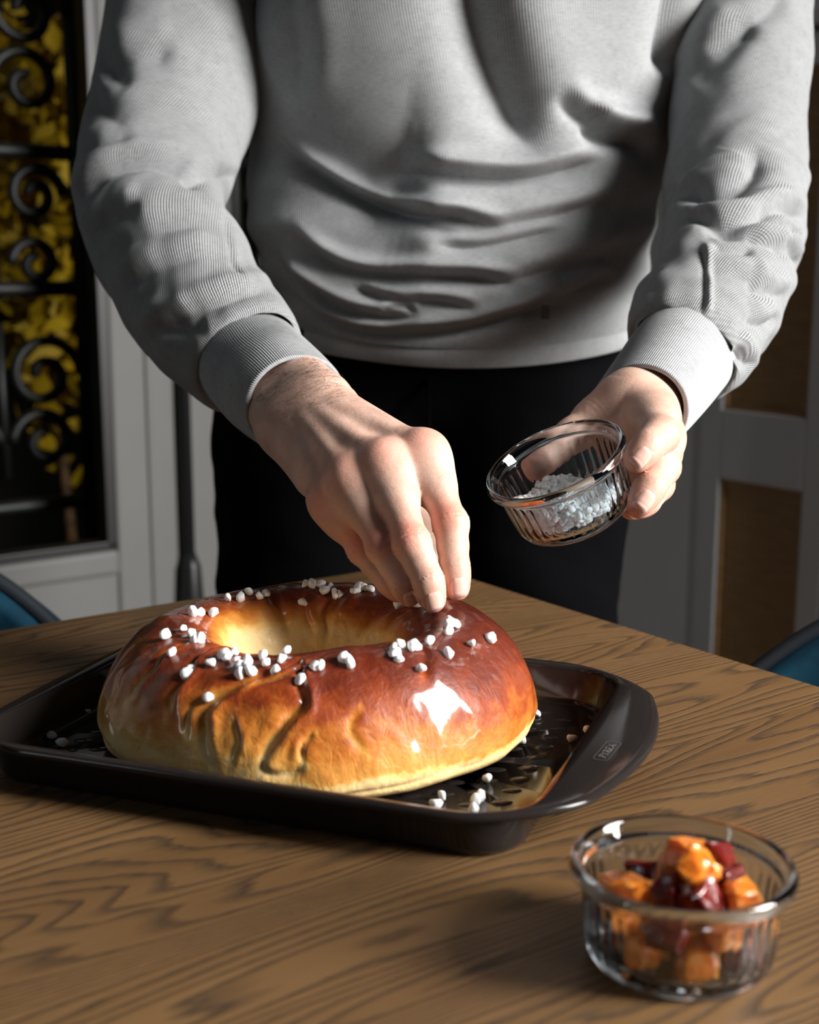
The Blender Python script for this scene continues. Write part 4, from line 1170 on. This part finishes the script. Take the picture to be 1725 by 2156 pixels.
# lower edge dips at the front
lift = np.clip(1 - (Zs - rows[0, 2]) / 0.12, 0, 1)
Zs = Zs + lift * (0.018 * sidew ** 2 + 0.010)
folds = [
    ([(0.0324, 1.3601), (0.0429, 1.2780), (0.0512, 1.2287), (0.0700, 1.1794), (0.0951, 1.1383), (0.1202, 1.1054)], 0.0260, 0.0300, 0.008),
    ([(-0.1809, 1.1588), (-0.1349, 1.1342), (-0.0847, 1.1096), (-0.0261, 1.0890), (0.0282, 1.0808)], 0.0550, 0.0330, 0.0),
    ([(0.2269, 1.2698), (0.2248, 1.2205), (0.2269, 1.1835)], 0.0130, 0.0220, 0.004),
    ([(0.1202, 1.1650), (0.1537, 1.1457), (0.1955, 1.1363), (0.2248, 1.1432)], 0.0075, 0.0140, 0.008),
    ([(0.1453, 1.1404), (0.1788, 1.1301), (0.2248, 1.1280)], 0.0090, 0.0200, 0.014),
    ([(-0.1432, 1.1445), (-0.1202, 1.1178), (-0.0889, 1.0981), (-0.0470, 1.0787), (-0.0010, 1.0664), (0.0408, 1.0635), (0.0868, 1.0541)], 0.0065, 0.0230, 0.016),
    ([(-0.0157, 1.1005), (0.0157, 1.1005), (0.0617, 1.0964), (0.1119, 1.0981), (0.1788, 1.1169)], 0.0075, 0.0190, 0.013),
    ([(-0.0136, 1.0664), (0.0408, 1.0520), (0.0993, 1.0603), (0.1537, 1.0726), (0.1955, 1.0931)], 0.0065, 0.0090, 0.007),
    ([(0.0157, 1.0414), (0.0575, 1.0389), (0.1035, 1.0471), (0.1411, 1.0570)], 0.0060, 0.0095, 0.006),
    ([(-0.1265, 1.0603), (-0.0847, 1.0295), (-0.0429, 1.0151), (0.0157, 1.0134), (0.0617, 1.0118), (0.1077, 1.0028)], 0.0060, 0.0180, 0.011),
    ([(-0.1328, 1.0397), (-0.1098, 1.0110), (-0.0680, 0.9863), (-0.0261, 0.9773), (0.0157, 0.9789)], 0.0060, 0.0180, 0.012),
    ([(-0.0596, 1.0069), (-0.0178, 0.9937), (0.0282, 0.9913), (0.0659, 0.9830)], 0.0048, 0.0090, 0.006),
    ([(-0.1265, 1.0069), (-0.0930, 0.9822), (-0.0512, 0.9658), (-0.0010, 0.9633), (0.0491, 0.9682), (0.0993, 0.9814), (0.1579, 0.9954)], 0.0055, 0.0140, 0.010),
    ([(0.0742, 1.0069), (0.1202, 1.0171), (0.1662, 1.0295), (0.1997, 1.0459)], 0.0075, 0.0080, 0.006),
    ([(0.0951, 0.9843), (0.1411, 0.9986), (0.1871, 1.0192)], 0.0065, 0.0080, 0.005),
    ([(-0.0930, 1.3355), (-0.1014, 1.2615), (-0.0993, 1.2040), (-0.1098, 1.1588)], 0.0140, 0.0060, 0.003),
    ([(-0.0261, 0.9843), (-0.0052, 0.9884), (0.0073, 0.9814)], 0.0035, 0.0060, 0.004),
]
p2 = np.stack([X.ravel(), Zs.ravel()], 1)
nz_ = np.stack([X.ravel() * 5, Y.ravel() * 5, Zs.ravel() * 9], 1)
dd = fold_disp(p2, folds) * (front.ravel() ** 0.5) + 0.0022 * fbm(nz_, 3, 61)
wv = np.clip(1 - (Zs.ravel() - 0.96) / 0.22, 0, 1)
dd += wv * 0.0032 * np.sin(Zs.ravel() * 150 + 2.4 * np.sin(X.ravel() * 11) + 1.7 * fbm(nz_ * 0.5, 2, 62)) * (0.35 + 0.65 * sidew.ravel())
nx_ = np.stack([sx / rows[:, 3:4] * rows[:, 4:5], sy + 0 * X, 0 * X], -1).reshape(-1, 3); nx_ /= np.linalg.norm(nx_, axis=1)[:, None]
V = np.stack([X, Y, Zs], -1).reshape(-1, 3) + nx_ * dd[:, None]
sl = np.cumsum(np.r_[0, np.hypot(np.diff(rows[:, 2]), np.diff(rows[:, 1]))])
per = np.cumsum(np.r_[0, np.hypot(np.diff(0.20 * sx), np.diff(0.13 * sy))])
fab = np.stack([np.repeat(sl[:, None], na, 1), np.repeat(per[None], nz, 0), 0 * X], -1).reshape(-1, 3)
sweater = mesh_obj('sweater', V - PO, grid_faces(nz, na)[:, ::-1], M['fine'], person, True, {'fab': fab})
sweater['label'] = 'heather grey marl sweatshirt'
# hem band
def hem_band():
    r0 = TRW[0]
    nr = 34; prof = np.linspace(0, 1, nr)
    vs = []; fb = []
    G = V.reshape(nz, na, 3)
    bottom = G[3]
    for t in prof:
        zoff = 0.012 - 0.034 * min(1, t / 0.85)
        inset = 0.002 + 0.007 * t + (0.010 * (t - 0.85) / 0.15 if t > 0.85 else 0) + 0.004 * math.cos(t * 5)
        zoff += 0.003 * max(0, (t - 0.85) / 0.15)
        q = bottom.copy(); c = np.array([r0[0], r0[1], 0]); d = q - c; d[:, 2] = 0; d /= np.linalg.norm(d, axis=1)[:, None]
        q = q - d * inset; q[:, 2] += zoff
        vs.append(q); fb.append(np.stack([per, np.full(na, t * 0.04), 0 * per], 1))
    return mesh_obj('hem', np.concatenate(vs) - PO, grid_faces(nr, na), M['rib'], sweater, True, {'fab': np.concatenate(fb)})
hem_band()
# small label peeking at the hem
lb = box('side_label', -0.0035, 0.0035, -0.0008, 0.0008, -0.006, 0.006, M['label'], sweater, 0)
lb.location = Vector((0.1194, 1.1626, 0.9834)) - Vector(PO)

VIEW = A(0, 0.98, -0.19)
def tube_frame(C):
    T = np.gradient(C, axis=0); T /= np.linalg.norm(T, axis=1)[:, None]
    S = np.cross(T, VIEW); S /= np.linalg.norm(S, axis=1)[:, None]
    D = np.cross(S, T)
    return T, S, D
def sleeve(stations, folds, seed, wr_amp):
    """stations: centre, half width, half depth"""
    rows = catmull([list(c) + [a, b] for c, a, b in stations], 300)
    C, a, b = rows[:, :3], rows[:, 3:4], rows[:, 4:5]
    T, S, D = tube_frame(C)
    na = 260
    an = np.linspace(0, TAU, na) + math.pi / 2       # D points away from the viewer: seam at the back
    ca, sa = np.cos(an), np.sin(an)
    V = C[:, None] + a[:, :, None] * ca[None, :, None] * S[:, None] + b[:, :, None] * sa[None, :, None] * D[:, None]
    Nn = ca[None, :, None] * S[:, None] / a[:, :, None] + sa[None, :, None] * D[:, None] / b[:, :, None]
    Nn /= np.linalg.norm(Nn, axis=2)[:, :, None]
    P = V.reshape(-1, 3); Nn = Nn.reshape(-1, 3)
    vis = np.clip((-sa * 1.0) + 0.35, 0, 1); vis = np.repeat(vis[None], 300, 0).ravel()
    dd = fold_disp(P[:, [0, 2]], folds) * vis
    L = np.cumsum(np.r_[0, np.linalg.norm(np.diff(C, axis=0), axis=1)])
    u = np.repeat(L[:, None], na, 1).ravel(); ph = np.repeat(an[None], 300, 0).ravel()
    q = np.stack([u * 26, np.cos(ph) * 1.3, np.sin(ph) * 1.3], 1)
    dd += wr_amp(u / L[-1]) * fbm(q, 3, seed) + 0.0012 * fbm(P * 18, 2, seed + 1)
    V = P + Nn * dd[:, None]
    fab = np.stack([u, np.repeat((np.linspace(0, 1, na) * 0.40)[None], 300, 0).ravel(), 0 * u], 1)
    return V, grid_faces(300, na), fab
def cuff(stations, ribs, lip):
    n = 70
    rows = catmull([list(c) + [a, b] for c, a, b in stations], n)
    C, a, b = rows[:, :3], rows[:, 3:4], rows[:, 4:5]
    T, S, D = tube_frame(C)
    # rolled end: add rings that turn inwards
    for k, (ins, bk) in enumerate(((0.0007, -0.0005), (0.0022, -0.0008), (0.0036, 0.0004), (0.0042, 0.006), (0.0045, 0.016))):
        C = np.vstack([C, C[n - 1] - T[n - 1] * bk]); a = np.vstack([a, a[n - 1] - ins]); b = np.vstack([b, b[n - 1] - ins])
        S = np.vstack([S, S[n - 1]]); D = np.vstack([D, D[n - 1]])
    m = len(C); na = ribs * 6 + 1
    an = np.linspace(0, TAU, na) + math.pi / 2
    rb = 0.00026 * np.cos(np.arange(na) * TAU / 6)
    ca, sa = np.cos(an), np.sin(an)
    fade = np.ones((m, 1)); fade[n + 1:] = 0.4
    A1 = a + rb[None] * fade; B1 = b + rb[None] * fade
    V = C[:, None] + (A1 * ca)[:, :, None] * S[:, None] + (B1 * sa)[:, :, None] * D[:, None]
    wob = 0.0011 * fbm(V.reshape(-1, 3) * 22, 2, 77)
    nn = ca[None, :, None] * S[:, None] + sa[None, :, None] * D[:, None]
    V = V.reshape(-1, 3) + nn.reshape(-1, 3) * wob[:, None]
    u = np.repeat(np.linspace(0, 0.07, m)[:, None], na, 1).ravel()
    fab = np.stack([u, np.repeat(np.linspace(0, 0.22, na)[None], m, 0).ravel(), 0 * u], 1)
    return V, grid_faces(m, na), fab

# right arm
stR = [((-0.1897, 1.3316, 1.4157), 0.088, 0.085), ((-0.1985, 1.3005, 1.3325), 0.083, 0.082), ((-0.2009, 1.2661, 1.2589), 0.0760, 0.076), ((-0.2070, 1.2209, 1.1821), 0.0735, 0.073), ((-0.2169, 1.1735, 1.1206), 0.0700, 0.070),
       ((-0.2204, 1.1357, 1.0826), 0.0625, 0.064), ((-0.2062, 1.0983, 1.0465), 0.0600, 0.062), ((-0.1797, 1.0511, 1.0125), 0.0585, 0.060), ((-0.1492, 1.0044, 0.9810), 0.0545, 0.056), ((-0.1276, 0.9735, 0.9632), 0.0500, 0.051),
       ((-0.1173, 0.9598, 0.9555), 0.0455, 0.046), ((-0.1141, 0.9552, 0.9530), 0.0395, 0.040)]
fR = [([(-0.2759, 1.0640), (-0.2582, 1.0883), (-0.2366, 1.1014), (-0.2091, 1.1064), (-0.1816, 1.0998), (-0.1541, 1.0794)], 0.0070, 0.0120, 0.0060),
      ([(-0.1816, 1.0910), (-0.1620, 1.0960), (-0.1424, 1.1014)], 0.0060, 0.0090, 0.004),
      ([(-0.2887, 1.1142), (-0.2558, 1.1182), (-0.2188, 1.1283)], 0.0070, 0.0035, 0.002),
      ([(-0.2666, 1.2287), (-0.2582, 1.1917), (-0.2269, 1.1671)], 0.0120, 0.0050, 0.002),
      ([(-0.2750, 1.1876), (-0.2603, 1.1547), (-0.2227, 1.1301)], 0.0110, 0.0040, 0.002),
      ([(-0.2645, 1.1753), (-0.2436, 1.1917), (-0.1934, 1.1999)], 0.0120, 0.0060, 0.003),
      ([(-0.2644, 1.0385), (-0.2377, 1.0573), (-0.2033, 1.0685)], 0.0080, 0.0060, 0.004),
      ([(-0.2505, 1.0236), (-0.2127, 1.0440), (-0.1636, 1.0533), (-0.1220, 1.0384)], 0.0090, 0.0045, 0.003),
      ([(-0.2250, 0.9948), (-0.1919, 1.0200), (-0.1442, 1.0326), (-0.1001, 1.0164)], 0.0080, 0.0050, 0.0035),
      ([(-0.1881, 0.9777), (-0.1485, 0.9954), (-0.1089, 1.0060), (-0.0945, 0.9954)], 0.0060, 0.0060, 0.0045),
      ([(-0.1984, 0.9752), (-0.1667, 0.9787), (-0.1455, 0.9891)], 0.0080, 0.0050, 0.003),
      ([(-0.1485, 1.0673), (-0.1382, 1.0455), (-0.1270, 1.0236), (-0.1178, 1.0090)], 0.0018, 0.0016, 0.0008)]
v, f, fb = sleeve(stR, fR, 81, lambda t: 0.0008 + 0.0006 * np.clip((t - 0.55) / 0.2, 0, 1))
mesh_obj('sleeve', v - PO, f, M['twill'], sweater, True, {'fab': fb})
stC = [((-0.1193, 0.9621, 0.9567), 0.0395, 0.040), ((-0.1056, 0.9398, 0.9467), 0.0400, 0.0405), ((-0.0900, 0.9146, 0.9372), 0.0390, 0.0395), ((-0.0784, 0.8949, 0.9300), 0.0365, 0.0365)]
v, f, fb = cuff(stC, 150, 0)
mesh_obj('cuff', v - PO, f, M['rib'], sweater, True, {'fab': fb})
# left arm
stL = [((0.2818, 1.3316, 1.4157), 0.080, 0.085), ((0.2993, 1.2951, 1.3313), 0.072, 0.080), ((0.3044, 1.2563, 1.2612), 0.0620, 0.074), ((0.2925, 1.2120, 1.1890), 0.0605, 0.070), ((0.2838, 1.1751, 1.1287), 0.0590, 0.067),
       ((0.2767, 1.1416, 1.0868), 0.0590, 0.066), ((0.2705, 1.1100, 1.0545), 0.0580, 0.064), ((0.2549, 1.0685, 1.0235), 0.0555, 0.060), ((0.2330, 1.0223, 0.9948), 0.0530, 0.056), ((0.2119, 0.9795, 0.9734), 0.0490, 0.050),
       ((0.2023, 0.9604, 0.9641), 0.0440, 0.045), ((0.1981, 0.9545, 0.9600), 0.0370, 0.038)]
fL = [([(0.2111, 1.0678), (0.2268, 1.0582), (0.2582, 1.0589), (0.2896, 1.0667), (0.3289, 1.0582)], 0.0060, 0.0130, 0.0070),
      ([(0.2111, 1.0890), (0.2268, 1.0794), (0.2504, 1.0833), (0.2739, 1.1006), (0.2798, 1.1199)], 0.0085, 0.0120, 0.005),
      ([(0.2208, 1.0510), (0.2480, 1.0495), (0.2753, 1.0407), (0.3025, 1.0292)], 0.0050, 0.0090, 0.006),
      ([(0.2226, 1.0405), (0.2457, 1.0379), (0.2611, 1.0368)], 0.0045, 0.0070, 0.004),
      ([(0.2689, 1.0595), (0.2920, 1.0538), (0.3190, 1.0462)], 0.0045, 0.0080, 0.005),
      ([(0.2854, 1.0460), (0.3007, 1.0348), (0.3160, 1.0198)], 0.0045, 0.0090, 0.006),
      ([(0.2126, 1.0236), (0.2388, 1.0199), (0.2612, 1.0089)], 0.0060, 0.0050, 0.003),
      ([(0.2476, 1.0127), (0.2698, 1.0036), (0.2921, 0.9999)], 0.0060, 0.0070, 0.005),
      ([(0.2391, 0.9879), (0.2609, 0.9808), (0.2827, 0.9861)], 0.0060, 0.0070, 0.005),
      ([(0.2249, 0.9683), (0.2425, 0.9544), (0.2566, 0.9544)], 0.0060, 0.0070, 0.005),
      ([(0.2499, 1.1999), (0.2791, 1.2205), (0.3251, 1.2492)], 0.0080, 0.0070, 0.004),
      ([(0.2331, 1.1753), (0.2624, 1.1999), (0.2917, 1.2287)], 0.0120, 0.0090, 0.005),
      ([(0.2187, 1.0455), (0.2142, 1.0236), (0.2086, 1.0017), (0.2031, 0.9872)], 0.0022, 0.0022, 0.0030)]
v, f, fb = sleeve(stL, fL, 83, lambda t: 0.0009 + 0.0016 * np.clip((t - 0.50) / 0.15, 0, 1))
mesh_obj('sleeve', v - PO, f, M['twill'], sweater, True, {'fab': fb})
stD = [((0.1999, 0.9569, 0.9619), 0.0385, 0.040), ((0.1865, 0.9327, 0.9521), 0.0370, 0.0385), ((0.1703, 0.9049, 0.9398), 0.0345, 0.0390), ((0.1547, 0.8772, 0.9281), 0.0325, 0.0375)]
v, f, fb = cuff(stD, 146, 0)
mesh_obj('cuff', v - PO, f, M['rib'], sweater, True, {'fab': fb})

# ------------------------------------------------------------------ jeans
F = Field((-0.28, 1.14, 0.02), (0.30, 1.60, 1.02), 0.0055)
g = F.f
jx = 0.010
for a, b, ra, rb, k in (((jx - 0.085, 1.345, 0.93), (jx + 0.10, 1.345, 0.93), 0.108, 0.108, 0.06), ((jx - 0.06, 1.335, 0.98), (jx + 0.12, 1.335, 0.98), 0.092, 0.092, 0.06),
                        ((jx - 0.106, 1.335, 0.88), (jx - 0.122, 1.35, 0.48), 0.104, 0.094, 0.03), ((jx + 0.112, 1.335, 0.88), (jx + 0.118, 1.35, 0.48), 0.104, 0.092, 0.03),
                        ((jx - 0.122, 1.35, 0.48), (jx - 0.120, 1.37, 0.07), 0.092, 0.068, 0.03), ((jx + 0.118, 1.35, 0.48), (jx + 0.120, 1.37, 0.07), 0.092, 0.068, 0.03)):
    add_cap(F, g, A(*a), A(*b), ra, rb, k)
v, f = surface_nets(F, g); v = relax(v, f, 3, 0.5)
nn = v - np.array([jx, 1.345, 0]); nn[:, 2] = 0; nn /= np.linalg.norm(nn, axis=1)[:, None]
v = v + nn * (0.0022 * fbm(np.stack([v[:, 0] * 14, v[:, 1] * 14, v[:, 2] * 20], 1), 3, 91))[:, None]
jeans = mesh_obj('jeans', v - PO, f, M['denim'], person); jeans['label'] = 'black denim jeans'
sweep('fly_seam', np.array([(0.018, 1.228, z) for z in (0.92, 0.88, 0.84, 0.80)]) + np.array([[0, dy, 0] for dy in (0.002, 0.003, 0.008, 0.02)]) - PO, 0.0022, M['denim'], jeans, 6, n=12)
for sx in (-1, 1):
    bm = bmesh.new(); add_box(bm, -0.045, 0.045, -0.15, 0.12, -0.035, 0.035, 0.028, 4)
    o = bm_obj('shoe', bm, M['black'], person, True); o.location = (jx + sx * 0.120 - PO[0], 1.33 - PO[1], 0.036)
